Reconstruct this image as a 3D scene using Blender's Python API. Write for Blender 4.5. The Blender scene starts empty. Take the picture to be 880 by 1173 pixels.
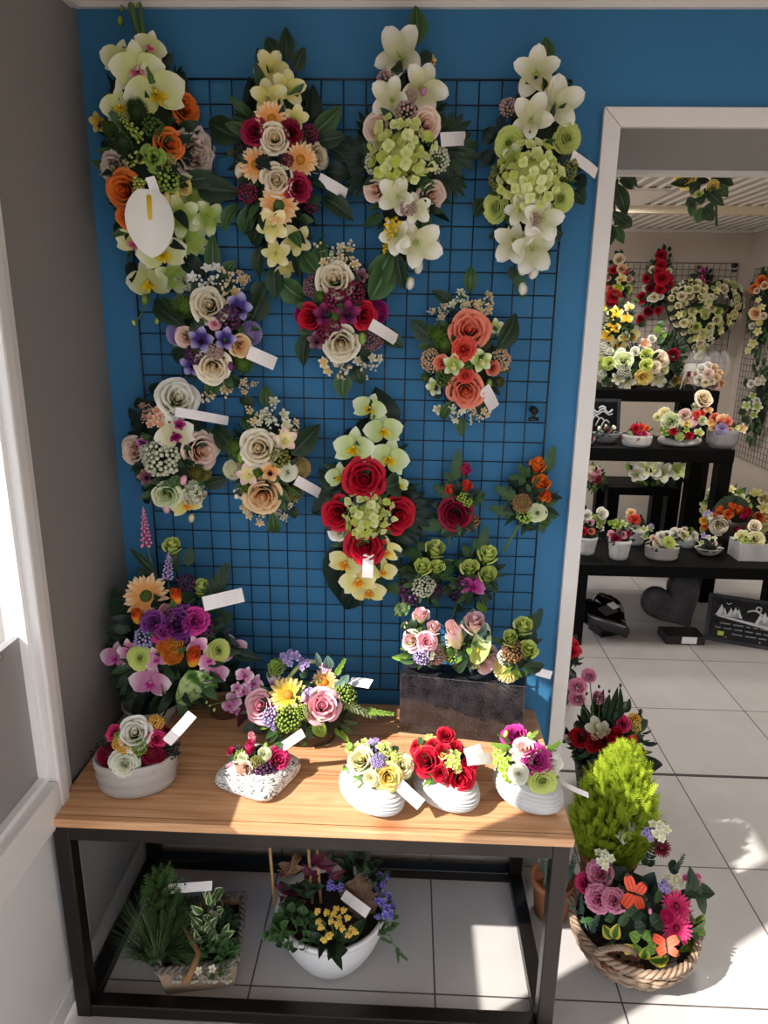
import bpy, math, random
from math import sin, cos, pi, sqrt, radians
from mathutils import Vector, Matrix, Quaternion
random.seed(7)
SC = bpy.context.scene
COL = SC.collection

# ------------------------------------------------------------------ camera
F = 800.0; CAMZ = 1.58
PI_, YA, RO = radians(15.548), radians(-1.931), radians(0.843)
fwd = Vector((sin(YA)*cos(PI_), cos(YA)*cos(PI_), -sin(PI_)))
rt0 = Vector((cos(YA), -sin(YA), 0)); up0 = rt0.cross(fwd)
RT = rt0*cos(RO) + up0*sin(RO); UP = -rt0*sin(RO) + up0*cos(RO)
CP = Vector((0, 0, CAMZ))
cd = bpy.data.cameras.new('camera'); cam = bpy.data.objects.new('camera', cd); COL.objects.link(cam)
cd.sensor_fit = 'VERTICAL'; cd.sensor_height = 36; cd.lens = F/1173*36; cd.clip_start = .02
cam.matrix_world = Matrix(((RT.x, UP.x, -fwd.x, 0), (RT.y, UP.y, -fwd.y, 0), (RT.z, UP.z, -fwd.z, CAMZ), (0, 0, 0, 1)))
SC.camera = cam

def ray(px, py): return fwd + RT*((px-440)/F) - UP*((py-586.5)/F)
def aty(px, py, y): v = ray(px, py); return CP + v*(y/v.y)
def atz(px, py, z): v = ray(px, py); return CP + v*((z-CAMZ)/v.z)
def ppm(P): return F/((P-CP).dot(fwd))          # pixels per metre at a point

WY = 1.76      # blue wall
WX = -.757     # left wall
TZ = .548      # table top

# ------------------------------------------------------------------ materials
def lin(h):
    h = h.lstrip('#'); r = []
    for i in (0, 2, 4):
        c = int(h[i:i+2], 16)/255
        r.append(c/12.92 if c <= .04045 else ((c+.055)/1.055)**2.4)
    return (*r, 1)
def newmat(name):
    m = bpy.data.materials.new(name); m.use_nodes = True
    nt = m.node_tree; b = nt.nodes['Principled BSDF']
    return m, nt, b
MATS = {}
def plain(name, hexc, rough=.6, metal=0, spec=.5, noise=0, nscale=20, bump=0, coat=0):
    if name in MATS: return MATS[name]
    m, nt, b = newmat(name); N, L = nt.nodes, nt.links
    b.inputs['Base Color'].default_value = lin(hexc)
    b.inputs['Roughness'].default_value = rough; b.inputs['Metallic'].default_value = metal
    b.inputs['Specular IOR Level'].default_value = spec
    b.inputs['Coat Weight'].default_value = coat
    if noise or bump:
        tc = N.new('ShaderNodeTexCoord'); nz = N.new('ShaderNodeTexNoise'); nz.inputs['Scale'].default_value = nscale
        nz.inputs['Detail'].default_value = 6
        L.new(tc.outputs['Object'], nz.inputs['Vector'])
        if noise:
            mx = N.new('ShaderNodeMix'); mx.data_type = 'RGBA'; mx.blend_type = 'MULTIPLY'
            cr = N.new('ShaderNodeMapRange'); cr.inputs['From Min'].default_value = .3; cr.inputs['From Max'].default_value = .7
            cr.inputs['To Min'].default_value = 1-noise; cr.inputs['To Max'].default_value = 1
            L.new(nz.outputs['Fac'], cr.inputs['Value'])
            mx.inputs['Factor'].default_value = 1; mx.inputs['A'].default_value = lin(hexc)
            L.new(cr.outputs['Result'], mx.inputs['B']); L.new(mx.outputs['Result'], b.inputs['Base Color'])
        if bump:
            bp = N.new('ShaderNodeBump'); bp.inputs['Strength'].default_value = bump; bp.inputs['Distance'].default_value = .004
            L.new(nz.outputs['Fac'], bp.inputs['Height']); L.new(bp.outputs['Normal'], b.inputs['Normal'])
    MATS[name] = m
    return m
def ramp_mat(name, stops, attr='t', rough=.55, trans=.2, rnd=.12, spec=.25):
    """colour by a mesh attribute along (t) or across (s) a petal or leaf"""
    if name in MATS: return MATS[name]
    m, nt, b = newmat(name); N, L = nt.nodes, nt.links
    at = N.new('ShaderNodeAttribute'); at.attribute_name = attr
    cr = N.new('ShaderNodeValToRGB'); e = cr.color_ramp.elements
    e[0].position, e[0].color = stops[0][0], lin(stops[0][1]); e[1].position, e[1].color = stops[-1][0], lin(stops[-1][1])
    for p, c in stops[1:-1]:
        k = e.new(p); k.color = lin(c)
    L.new(at.outputs['Fac'], cr.inputs['Fac'])
    oi = N.new('ShaderNodeObjectInfo'); mr = N.new('ShaderNodeMapRange')
    mr.inputs['To Min'].default_value = 1-rnd; mr.inputs['To Max'].default_value = 1+rnd*.4
    L.new(oi.outputs['Random'], mr.inputs['Value'])
    mx = N.new('ShaderNodeMix'); mx.data_type = 'RGBA'; mx.blend_type = 'MULTIPLY'; mx.inputs['Factor'].default_value = 1
    L.new(cr.outputs['Color'], mx.inputs['A']); L.new(mr.outputs['Result'], mx.inputs['B'])
    L.new(mx.outputs['Result'], b.inputs['Base Color'])
    b.inputs['Roughness'].default_value = rough; b.inputs['Specular IOR Level'].default_value = spec
    if trans:
        tr = N.new('ShaderNodeBsdfTranslucent'); ms = N.new('ShaderNodeMixShader'); ms.inputs['Fac'].default_value = trans
        L.new(mx.outputs['Result'], tr.inputs['Color'])
        L.new(b.outputs['BSDF'], ms.inputs[1]); L.new(tr.outputs['BSDF'], ms.inputs[2])
        L.new(ms.outputs['Shader'], N['Material Output'].inputs['Surface'])
    MATS[name] = m
    return m
PET = {  # inner, outer
 'white': ('D6D2A8', 'F4F1E8'), 'whitegreen': ('B9C970', 'F1F0DE'), 'cream': ('E2BC7C', 'F5ECD6'), 'palepink': ('E2A078', 'F5DCCE'),
 'pinkcream': ('F1E2A8', 'EFC6CE'), 'pink': ('DC6A88', 'F4BFC9'), 'hotpink': ('B81252', 'DD3B78'), 'carnpink': ('CC4A80', 'EE9EBE'),
 'coral': ('DC4E28', 'F5937A'), 'coralred': ('D83434', 'E85848'), 'orange': ('C43C0A', 'F2843A'), 'orangeyellow': ('F0B23A', 'E8562A'),
 'red': ('7E0818', 'CC1C36'), 'darkred': ('4A0616', '8A1030'), 'burgundy': ('6A0824', 'A81C46'), 'magenta': ('8E1260', 'C83A92'),
 'purple': ('3E1248', '7E3A86'), 'purpred': ('5C1440', '9A2A66'), 'violet': ('4A3590', '9484CC'), 'lilac': ('9A84C0', 'C3B0DA'), 'mauve': ('6E4450', '9C7078'),
 'yellow': ('E8B83A', 'F3E08C'), 'cleary': ('D8B418', 'EBCB2A'), 'paleyellow': ('E6DB84', 'F1EBC0'), 'peach': ('F0A860', 'F6D6A8'), 'lime': ('8CA82C', 'D6E082'),
 'palegreen': ('A8BE5A', 'E6EBC4'), 'orchidwhite': ('D8DC96', 'EFEFD4'), 'orchidgreen': ('C2D08A', 'DFE8C8'), 'hydra': ('B8C450', 'E2E6A6'),
 'orchidpink': ('D88AB4', 'F4DEE6'), 'orchidmag': ('C23A92', 'D88CC8'), 'peonygrey': ('A89A70', 'E0CCC2'), 'cymwhite': ('6E2A62', 'EADFE2'), 'cymviolet': ('4A3A8C', 'B8AEDC'),
 'green': ('54702A', '8CA84A'), 'mumgreen': ('4E6A24', '9AB04C'), 'seedgreen': ('2E4020', '5C7438'), 'olive': ('5A5A24', '98964A'),
 'sedumwhite': ('B8C09A', 'E6E6D2'), 'sedumpink': ('A8806E', 'D8A898'), 'sedumbrown': ('6E4A2E', 'A87C58'), 'peachscab': ('A89A58', 'E4B898'),
 'berrypurple': ('2A1230', '6A3A62'), 'berryred': ('5A1030', '8A2A4E'), 'berrygreen': ('7A9A34', 'A8C25A'), 'berrydark': ('201820', '4A3A40'), 'berrypink': ('A87A78', 'D2AEA8'), 'berrywhite': ('C8C0B0', 'EEEAE0'),
 'orangemum': ('B8641A', 'E09A38'), 'blue': ('5A4AB0', '9A92DA'), 'yelloworange': ('E8922A', 'F2C24E'), 'whitepure': ('F2F0EC', 'F6F4F0'), 'brown': ('4A3020', '7A5638'),
}
def petmat(c): a, b = PET[c]; return ramp_mat('petal_'+c, [(.1, a), (.4, a), (.85, b), (1, b)])
LEAF = {'dark': ('1C2E20', '33482E', '5E7450'), 'mid': ('2C4628', '4A6A3A', '7A9A60'), 'deep': ('12201A', '20342A', '3A5042'), 'light': ('5C7E2C', '86A840', 'B4CC70'),
        'grey': ('4A6258', '6E887C', '98AC9C'), 'maroon': ('3E1428', '5E2038', '7E3A50'), 'copper': ('5A4230', '8A6A50', 'B09478'), 'pale': ('8CA05A', 'B4C27E', 'D0D8A0')}
def leafmat(c):
    if c == 'vari': return ramp_mat('leaf_variegated', [(0, 'E6E4C0'), (.16, 'DCE0B4'), (.22, '3E6A30'), (.5, '5E8A44'), (.78, '3E6A30'), (.84, 'DCE0B4'), (1, 'E6E4C0')], 's', .45, .12)
    if c == 'marble' and 'leaf_marbled' not in MATS:
        m, nt, b = newmat('leaf_marbled'); N, L = nt.nodes, nt.links; tc = N.new('ShaderNodeTexCoord'); nz = N.new('ShaderNodeTexNoise'); nz.inputs['Scale'].default_value = 4.5; nz.inputs['Detail'].default_value = 4; nz.inputs['Distortion'].default_value = .6
        L.new(tc.outputs['Object'], nz.inputs['Vector']); cr = N.new('ShaderNodeValToRGB'); e = cr.color_ramp.elements; e[0].position = .40; e[0].color = lin('2E5426'); e[1].position = .62; e[1].color = lin('BCD494'); k = e.new(.5); k.color = lin('5E8E42')
        L.new(nz.outputs['Fac'], cr.inputs[0]); L.new(cr.outputs['Color'], b.inputs['Base Color']); b.inputs['Roughness'].default_value = .3; MATS['leaf_marbled'] = m; return m
    if c == 'gold': return ramp_mat('leaf_gold_edge', [(0, 'E2D25A'), (.22, 'DCC84A'), (.3, '4E7A2A'), (.7, '4E7A2A'), (.78, 'DCC84A'), (1, 'E2D25A')], 's', .45, .12)
    if c == 'marble': return ramp_mat('leaf_marbled', [(0, '2E5A24'), (.22, '6C9A44'), (.3, '3A6A2A'), (.46, '4A7A34'), (.5, 'C8DA92'), (.54, '4A7A34'), (.72, '8CB45A'), (.8, '3A6A2A'), (1, '2E5A24')], 's', .35, .15)
    a, b, d = LEAF[c]
    return ramp_mat('leaf_'+c, [(0, b), (.42, a), (.485, b), (.5, d), (.515, b), (.58, a), (1, b)], 's', .42, .12)

M_stem = plain('stem_green', '4C6A30', .6)
M_stemdark = plain('stem_dark', '2A3A20', .7)
M_soil = plain('soil', '2A1E16', .95, noise=.5, nscale=60, bump=.8)

# ------------------------------------------------------------------ mesh builder
class MB:
    def __init__(s): s.v = []; s.f = []; s.t = []; s.s = []; s.m = []; s.M = Matrix.Identity(4)
    def p(s, co, t=.5, sv=.5): s.v.append(tuple(s.M @ Vector(co))); s.t.append(t); s.s.append(sv); return len(s.v)-1
    def grid(s, fn, nu, nv, m=0, wrap=False, tv=None):
        b = len(s.v); n = nu if wrap else nu+1
        for j in range(nv+1):
            for i in range(n):
                u, v = i/nu, j/nv
                s.p(fn(u, v), v if tv is None else tv, u)
        for j in range(nv):
            for i in range(nu):
                a = b+j*n+i; c = b+j*n+(i+1) % n
                s.f.append((a, c, c+n, a+n)); s.m.append(m)
    def box(s, x0, x1, y0, y1, z0, z1, m=0):
        b = len(s.v)
        for z in (z0, z1):
            for x, y in ((x0, y0), (x1, y0), (x1, y1), (x0, y1)): s.p((x, y, z))
        for q in ((0, 3, 2, 1), (4, 5, 6, 7), (0, 1, 5, 4), (1, 2, 6, 5), (2, 3, 7, 6), (3, 0, 4, 7)):
            s.f.append(tuple(b+i for i in q)); s.m.append(m)
    def tube(s, pts, r, n=6, m=0, cap=True, r1=None):
        pts = [Vector(p) for p in pts]; b = len(s.v); k = len(pts)
        ref = None
        for i, p in enumerate(pts):
            d = (pts[min(i+1, k-1)]-pts[max(i-1, 0)])
            d = d.normalized() if d.length > 1e-9 else Vector((0, 0, 1))
            if ref is None: ref = d.orthogonal().normalized()
            a = (ref-d*ref.dot(d)); a = a.normalized() if a.length > 1e-6 else d.orthogonal().normalized()
            ref = a; c = d.cross(a)
            rr = r if r1 is None else r+(r1-r)*i/(k-1)
            for q in range(n):
                s.p(p+(a*cos(2*pi*q/n)+c*sin(2*pi*q/n))*rr, i/(k-1), q/n)
        for i in range(k-1):
            for q in range(n):
                s.f.append((b+i*n+q, b+i*n+(q+1) % n, b+(i+1)*n+(q+1) % n, b+(i+1)*n+q)); s.m.append(m)
        if cap:
            s.f.append(tuple(b+q for q in reversed(range(n)))); s.m.append(m)
            s.f.append(tuple(b+(k-1)*n+q for q in range(n))); s.m.append(m)
    def ball(s, c, r, n=6, k=4, m=0, sz=1, t=None):
        c = Vector(c)
        s.grid(lambda u, v: c+Vector((r*sin(pi*v)*cos(2*pi*u), r*sin(pi*v)*sin(2*pi*u), r*sz*-cos(pi*v))), n, k, m, True, t)
    def lathe(s, prof, n=32, sx=1, sy=1, m=0):
        """prof: list of (r, z)"""
        k = len(prof)-1
        def fn(u, v):
            r, z = prof[min(k, int(round(v*k)))]
            return (r*sx*cos(2*pi*u), r*sy*sin(2*pi*u), z)
        s.grid(fn, n, k, m, True)
    def mesh(s, name, mats, smooth=True):
        me = bpy.data.meshes.new(name); me.from_pydata(s.v, [], s.f)
        for nm, dat in (('t', s.t), ('s', s.s)):
            a = me.attributes.new(nm, 'FLOAT', 'POINT'); a.data.foreach_set('value', dat)
        for m in (mats if isinstance(mats, (list, tuple)) else [mats]): me.materials.append(m)
        me.polygons.foreach_set('material_index', s.m)
        if smooth: me.polygons.foreach_set('use_smooth', [True]*len(s.f))
        me.update(); return me

# ------------------------------------------------------------------ scene objects
def put(name, me, parent=None, M=None, label=None):
    o = bpy.data.objects.new(name, me); COL.objects.link(o)
    if parent is not None: o.parent = parent
    if M is not None:
        o.matrix_local = (WORLD[parent.name].inverted() @ M) if parent is not None and parent.name in WORLD else M
    if label: o['label'] = label
    return o
WORLD = {}
def thing(name, label, cat, loc=(0, 0, 0), group=None, rz=0):
    o = bpy.data.objects.new(name, None); COL.objects.link(o); o.empty_display_size = .02
    o.matrix_world = Matrix.Translation(loc) @ Matrix.Rotation(rz, 4, 'Z'); WORLD[o.name] = Matrix.Translation(loc) @ Matrix.Rotation(rz, 4, 'Z')
    tag(o, label, cat, group); return o
def tag(o, label, cat, group=None):
    o['label'] = label; o['category'] = cat
    if group: o['group'] = group
def struct(name, mb, mats, smooth=False):
    o = put(name, mb.mesh(name, mats, smooth)); o['kind'] = 'structure'; return o
def bevel(o, w=.002, seg=2):
    b = o.modifiers.new('bevel', 'BEVEL'); b.width = w; b.segments = seg; b.limit_method = 'ANGLE'; return o
def basis(origin, n, updir=None, spin=0, sx=1, sy=None, sz=None):
    n = Vector(n).normalized(); u = Vector(updir or (0, 0, 1)); y = u-n*u.dot(n)
    y = y.normalized() if y.length > 1e-4 else n.orthogonal().normalized()
    x = y.cross(n); R = Matrix((x, y, n)).transposed().to_4x4()
    sy = sx if sy is None else sy; sz = sx if sz is None else sz
    return Matrix.Translation(origin) @ R @ Matrix.Rotation(spin, 4, 'Z') @ Matrix.Diagonal((sx, sy, sz, 1))

# ------------------------------------------------------------------ flower library (unit diameter, facing +z)
rnd = random.Random(11)
def cups(mb, N, R, H, rb=.05, inner=.10, open_=.55, curl=.25, arc0=1.5, arc1=.75, ruffle=0, tip=.35, nu=6, nv=5, seed=1, pw=.85, flare=1.25):
    r = random.Random(seed)
    for i in range(N):
        f = i/(N-1); rt = R*(inner+(1-inner)*f**pw)*r.uniform(.95, 1.05); rbb = rt*(rb+.12*f)
        h = H*(1-open_*f*f)*r.uniform(.95, 1.05); z0 = -.02-.05*f
        a0 = i*2.39996+r.uniform(-.2, .2); hw = arc0+(arc1-arc0)*f; ck = curl*(.25+.75*f); rf = ruffle*r.uniform(.7, 1.3); ph = r.uniform(0, 6)
        def fn(u, v):
            q = 2*u-1; top = 1-tip*abs(q)**3
            th = a0+q*hw*(.55+.45*sin(pi*min(v*.9+.1, 1)*.5))
            vv = v*top
            rr = rbb+(rt-rbb)*vv**flare
            z = z0+h*sin(vv*pi/2)**1.1
            if v > .6: k = ((v-.6)/.4)**2; rr += ck*R*.45*k; z -= ck*h*.30*k
            rr += rf*sin(q*9+ph)*v*v*R; z += rf*cos(q*11+ph)*v*v*R
            return (rr*cos(th), rr*sin(th), z)
        mb.grid(fn, nu, nv)
def rose_layers(mb, seed, R=1.0, H=1.0, n4=6, ruf=.010, fr=6):
    r = random.Random(seed); a0 = 0; mb.ball((0, 0, .36*H), .07*R, 8, 5, sz=2, t=.5)
    L = [(.045, .56, 2.3, .10), (.075, .57, 2.0, .12), (.105, .57, 1.8, .14), (.140, .56, 1.6, .2)]
    L += [(.185+.012*i, .54-.01*i, 1.05, .30) for i in range(4)]+[(.265+.013*i, .48-.012*i, .92, .42) for i in range(5)]+[(.375+.012*i, .38-.02*i, .80, .62) for i in range(n4)]
    for i, (rt, h, hw, ck) in enumerate(L):
        a0 += 2.39996+r.uniform(-.25, .25); rt *= R*r.uniform(.96, 1.05); h *= H*r.uniform(.96, 1.03); rb = rt*.50; ph = r.uniform(0, 6); dh = r.uniform(-.03, .03)
        def fn(u, v):
            q = 2*u-1; top = 1-.30*abs(q)**2.6
            th = a0+q*hw*(.6+.4*sin(pi*min(v*.9+.1, 1)*.5)); vv = v*top
            rr = rb+(rt-rb)*sin(vv*pi/2)**.75; z = -.06+(h+.06)*vv+dh*q*vv
            if v > .5: k = ((v-.5)/.5)**2; rr += ck*.20*k*(1-.3*q*q); z -= ck*.16*k*k
            rr += ruf*sin(q*fr+ph)*v*v; z += ruf*.8*cos(q*fr*1.3+ph)*v*v
            return (rr*cos(th), rr*sin(th), z)
        mb.grid(fn, 8, 7)
def petals(mb, n, L, W, e0, e1, a=.75, b=.6, cup=.2, r0=.03, z0=0, ph=0, jit=.1, ruf=0, nu=4, nv=6, seed=1, m=0, ang=None):
    r = random.Random(seed)
    for k in range(n):
        th = (ang[k] if ang else ph+2*pi*k/n)+r.uniform(-jit, jit)*.5; s = 1+r.uniform(-jit, jit)*.6; de = r.uniform(-jit, jit)
        path = [(r0, z0)]
        for j in range(nv):
            e = e0+(e1-e0)*(j+.5)/nv+de
            path.append((path[-1][0]+L*s/nv*cos(e), path[-1][1]+L*s/nv*sin(e)))
        c, sn = cos(th), sin(th); p0 = r.uniform(0, 6)
        def fn(u, v):
            q = 2*u-1; R_, z = path[min(nv, int(round(v*nv)))]
            w = W*s*max(0, sin(pi*(min(v*.97+.03, 1))**a))**b*.5
            z += cup*w*q*q+ruf*sin(q*5+p0+v*4)*v*W*.3
            y = q*w
            return (R_*c-y*sn, R_*sn+y*c, z)
        mb.grid(fn, nu, nv, m)
def dome_points(n, seed, zmin=.0):
    r = random.Random(seed)
    out = []
    for i in range(n):
        z = 1-(i+.5)/n*(1-zmin); a = i*2.39996; q = sqrt(max(0, 1-z*z)); out.append((Vector((q*cos(a), q*sin(a), z)), r))
    return out
CACHE = {}
def flower_mesh(kind, c, var=0):
    """returns [(part suffix or None, mesh)]"""
    key = (kind, c, var)
    if key in CACHE: return CACHE[key]
    mb = MB(); pm = petmat(c) if c in PET else None; sub = []; sd = var*17+3
    if kind == 'rose':
        rose_layers(mb, sd); cal = MB(); cal.ball((0, 0, -.08), .16, 8, 5)
        petals(cal, 5, .36, .14, .15, .3, r0=.08, z0=-.06, seed=sd, a=.8, b=1); sub = [('calyx', cal.mesh('calyx', leafmat('mid')))]
    elif kind == 'rosebud':
        rose_layers(mb, sd, .82, 1.5, 2); cal = MB(); cal.ball((0, 0, -.02), .26, 8, 5)
        petals(cal, 5, .45, .2, .8, 1.2, r0=.16, z0=-.05, seed=sd, a=.8, b=1); sub = [('calyx', cal.mesh('calyx', leafmat('mid')))]
    elif kind == 'ranunculus':
        cups(mb, 30, .48, .42, rb=.4, seed=sd, open_=.55, curl=.10, inner=.03, arc0=2.2, arc1=.9, tip=.25, pw=.75, nu=5, flare=.9)
    elif kind == 'peony':
        rose_layers(mb, sd, 1.04, .95, 6, .035, 9)
    elif kind == 'carnation':
        rose_layers(mb, sd, .98, .85, 7, .030, 14)
    elif kind == 'tulip':
        cups(mb, 9, .38, 1.0, rb=.6, seed=sd, open_=.08, curl=-.25, arc0=1.6, arc1=.9, inner=.1, tip=.5, nu=6, flare=.45)
    elif kind == 'gerbera':
        petals(mb, 17, .40, .12, .10, .12, .7, .4, .15, .10, .03, seed=sd, jit=.12); petals(mb, 17, .36, .11, .32, .2, .7, .4, .15, .10, .05, ph=.18, seed=sd+1, jit=.12)
        cen = MB(); cen.ball((0, 0, .05), .13, 14, 6, sz=.5)
        for p, r in dome_points(50, sd): cen.ball((p.x*.13, p.y*.13, .05+p.z*.065), .016, 5, 3)
        cc = 'orangemum' if var % 2 == 0 else 'seedgreen'
        sub = [('flower_center', cen.mesh('flower_center', petmat(cc)))]
    elif kind == 'daisyred':
        petals(mb, 22, .38, .09, .12, .1, .7, .4, .15, .10, .03, seed=sd); petals(mb, 18, .3, .09, .4, .3, .7, .4, .15, .08, .05, ph=.1, seed=sd+1)
        cen = MB(); cen.ball((0, 0, .06), .10, 12, 6, sz=.6); sub = [('flower_center', cen.mesh('flower_center', petmat('darkred')))]
    elif kind == 'mum':
        for i, (p, r) in enumerate(dome_points(130, sd, -.15)):
            e = math.asin(max(-1, min(1, p.z))); th = math.atan2(p.y, p.x)
            petals(mb, 1, .16, .075, e, e+.5, .7, .5, .3, .33*cos(e), .30*sin(e)*.8, ang=[th], nu=2, nv=2, seed=sd+i)
        mb.ball((0, 0, 0), .33, 10, 6, sz=.8, t=0)
    elif kind in ('sedum', 'berry'):
        n = 75 if kind == 'sedum' else 38
        for p, r in dome_points(n, sd, -.1):
            k = r.uniform(.78, 1.0); q = Vector((p.x*.44*k, p.y*.44*k, p.z*.34*k)); mb.ball(q, (.055 if kind == 'sedum' else .075)*r.uniform(.8, 1.15), 6, 4)
        st = MB()
        for p, r in dome_points(14, sd+1, 0): st.tube([(0, 0, -.25), (p.x*.38, p.y*.38, p.z*.3)], .012, 4)
        sub = [('stalk', st.mesh('stalk', M_stem))]
    elif kind == 'hydrangea':
        for i, (p, r) in enumerate(dome_points(58, sd, .0)):
            k = r.uniform(.78, 1.15); o = Vector((p.x*.42*k+r.uniform(-.03, .03), p.y*.42*k+r.uniform(-.03, .03), p.z*.30*k+r.uniform(-.03, .05))); n = (p+Vector((r.uniform(-.8, .8), r.uniform(-.8, .8), .45))).normalized(); i0 = len(mb.t)
            mb.M = basis(o, n, (0, 1, .1), r.uniform(0, 6), r.uniform(.8, 1.15)); petals(mb, 4, .088, .105, .45, .0, .7, .5, .1, .004, 0, nu=2, nv=3, seed=sd+i, jit=.25); tt = r.uniform(.45, 1.2); mb.t[i0:] = [min(1, tt*(.6+.4*q)) for q in mb.t[i0:]]
        mb.M = Matrix.Identity(4)
        g = MB(); g.ball((0, 0, -.04), .31, 10, 6, sz=.7); sub = [('leafy_core', g.mesh('leafy_core', petmat('lime')))]
    elif kind == 'orchid':
        petals(mb, 3, .44, .30, .12, -.15, .72, .75, .15, .03, 0, ang=[pi/2, pi/2+2.15, pi/2-2.15], seed=sd, jit=.08)
        petals(mb, 2, .46, .50, .28, -.05, .62, .6, .12, .03, .03, ang=[.12, pi-.12], seed=sd+2, jit=.08, nu=6)
        lip = MB(); petals(lip, 3, .2, .12, .9, .2, .7, .7, .8, .02, .03, ang=[-pi/2, -pi/2+.9, -pi/2-.9], seed=sd); lip.ball((0, .03, .08), .045, 6, 4)
        lc = {'orchidpink': 'orchidmag', 'orchidmag': 'magenta', 'orchidgreen': 'cleary', 'paleyellow': 'yelloworange', 'orchidwhite': 'pink' if var % 2 else 'cleary', 'white': 'magenta'}.get(c, 'cleary')
        sub = [('lip', lip.mesh('lip', petmat(lc)))]
    elif kind == 'cymbidium':
        petals(mb, 5, .46, .33, .8, .15, .82, .6, .45, .03, 0, ph=pi/2, seed=sd, jit=.16, nu=6)
        lip = MB(); petals(lip, 2, .22, .16, .9, .3, .7, .7, .8, .02, .03, ang=[-pi/2, -pi/2+.5], seed=sd); lip.ball((0, .03, .1), .045, 6, 4)
        sub = [('lip', lip.mesh('lip', petmat('paleyellow' if c in ('palegreen', 'palepink', 'pinkcream') else 'berrypurple')))]
    elif kind == 'lily':
        petals(mb, 5, .50, .35, .62, -.05, .86, .52, .35, .03, 0, seed=sd, jit=.26, nu=6, nv=8, ruf=.12)
        cen = MB()
        for k in range(5): cen.tube([(0, 0, 0), (.06*cos(k*1.26), .06*sin(k*1.26), .16)], .012, 4)
        cen.ball((0, 0, .02), .05, 6, 4); sub = [('stamens', cen.mesh('stamens', petmat('lime')))]
    elif kind == 'floret':
        for i in range(7):
            r = random.Random(sd+i); a = i*2.4; q = .30*sqrt(i/7)
            mb.M = basis((q*cos(a), q*sin(a), .12-.5*q*q), (cos(a)*q, sin(a)*q, .5), (0, 1, .1), r.uniform(0, 6), 1)
            petals(mb, 5, .16, .14, .35, .0, .65, .55, .2, .01, 0, nu=3, nv=3, seed=sd+i, jit=.2)
        mb.M = Matrix.Identity(4)
    elif kind == 'filler':
        st = MB(); r = random.Random(sd)
        for i in range(9):
            a = r.uniform(0, 2*pi); q = r.uniform(.15, .48); tip = Vector((q*cos(a), q*sin(a), r.uniform(.1, .3))); st.tube([(0, 0, -.2), tip*.5+Vector((0, 0, .05)), tip], .012, 4)
            if i % 3 == 0:
                mb.M = basis(tip, (cos(a)*.5, sin(a)*.5, 1), (0, 1, .1), r.uniform(0, 6), 1); petals(mb, 5, .19, .13, .4, .1, .75, .6, .2, .01, 0, nu=2, nv=3, seed=sd+i); mb.M = Matrix.Identity(4)
            else:
                for k in range(5): mb.ball(tip+Vector((r.uniform(-.13, .13), r.uniform(-.13, .13), r.uniform(-.06, .1))), .048, 5, 4, sz=1.3)
        sub = [('stalk', st.mesh('stalk', M_stem))]
    elif kind == 'thistle':
        mb.ball((0, 0, .05), .30, 10, 6, t=0)
        for p, r in dome_points(150, sd, -.5):
            q = Vector((0, 0, .05)); s = p.orthogonal().normalized()*.02
            b = len(mb.v); mb.p(q+p*.28+s, 0); mb.p(q+p*.28-s, 0); mb.p(q+p*r.uniform(.42, .5), 1); mb.f.append((b, b+1, b+2)); mb.m.append(0)
    elif kind == 'bud':
        mb.M = Matrix.Diagonal((.82, 1.3, .9, 1)); mb.ball((0, 0, .1), .36, 10, 8); mb.M = Matrix.Identity(4)
    elif kind == 'succulent':
        cups(mb, 9, .48, .4, seed=sd, open_=.6, curl=.1, inner=.2, tip=.15, arc0=1.0, arc1=.8)
    elif kind == 'spikeball':
        pass
    parts = [(None, mb.mesh(kind, pm))]+sub
    CACHE[key] = parts
    return parts
NAMES = {'rose': 'rose', 'rosebud': 'rosebud', 'ranunculus': 'ranunculus', 'peony': 'peony', 'carnation': 'carnation', 'tulip': 'tulip', 'gerbera': 'gerbera', 'daisyred': 'gerbera',
         'mum': 'chrysanthemum', 'sedum': 'sedum_head', 'berry': 'berry_cluster', 'hydrangea': 'hydrangea', 'orchid': 'orchid', 'cymbidium': 'cymbidium', 'lily': 'lily', 'floret': 'floret_cluster',
         'filler': 'filler_sprig', 'thistle': 'thistle_head', 'bud': 'flower_bud', 'succulent': 'succulent', 'leaf': 'leaf', 'fern': 'fern_frond', 'palm': 'lobed_leaf', 'tag': 'price_tag',
         'spike': 'flower_spike', 'calla': 'calla_lily', 'stem': 'stem', 'sprig': 'leaf_sprig'}

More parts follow.
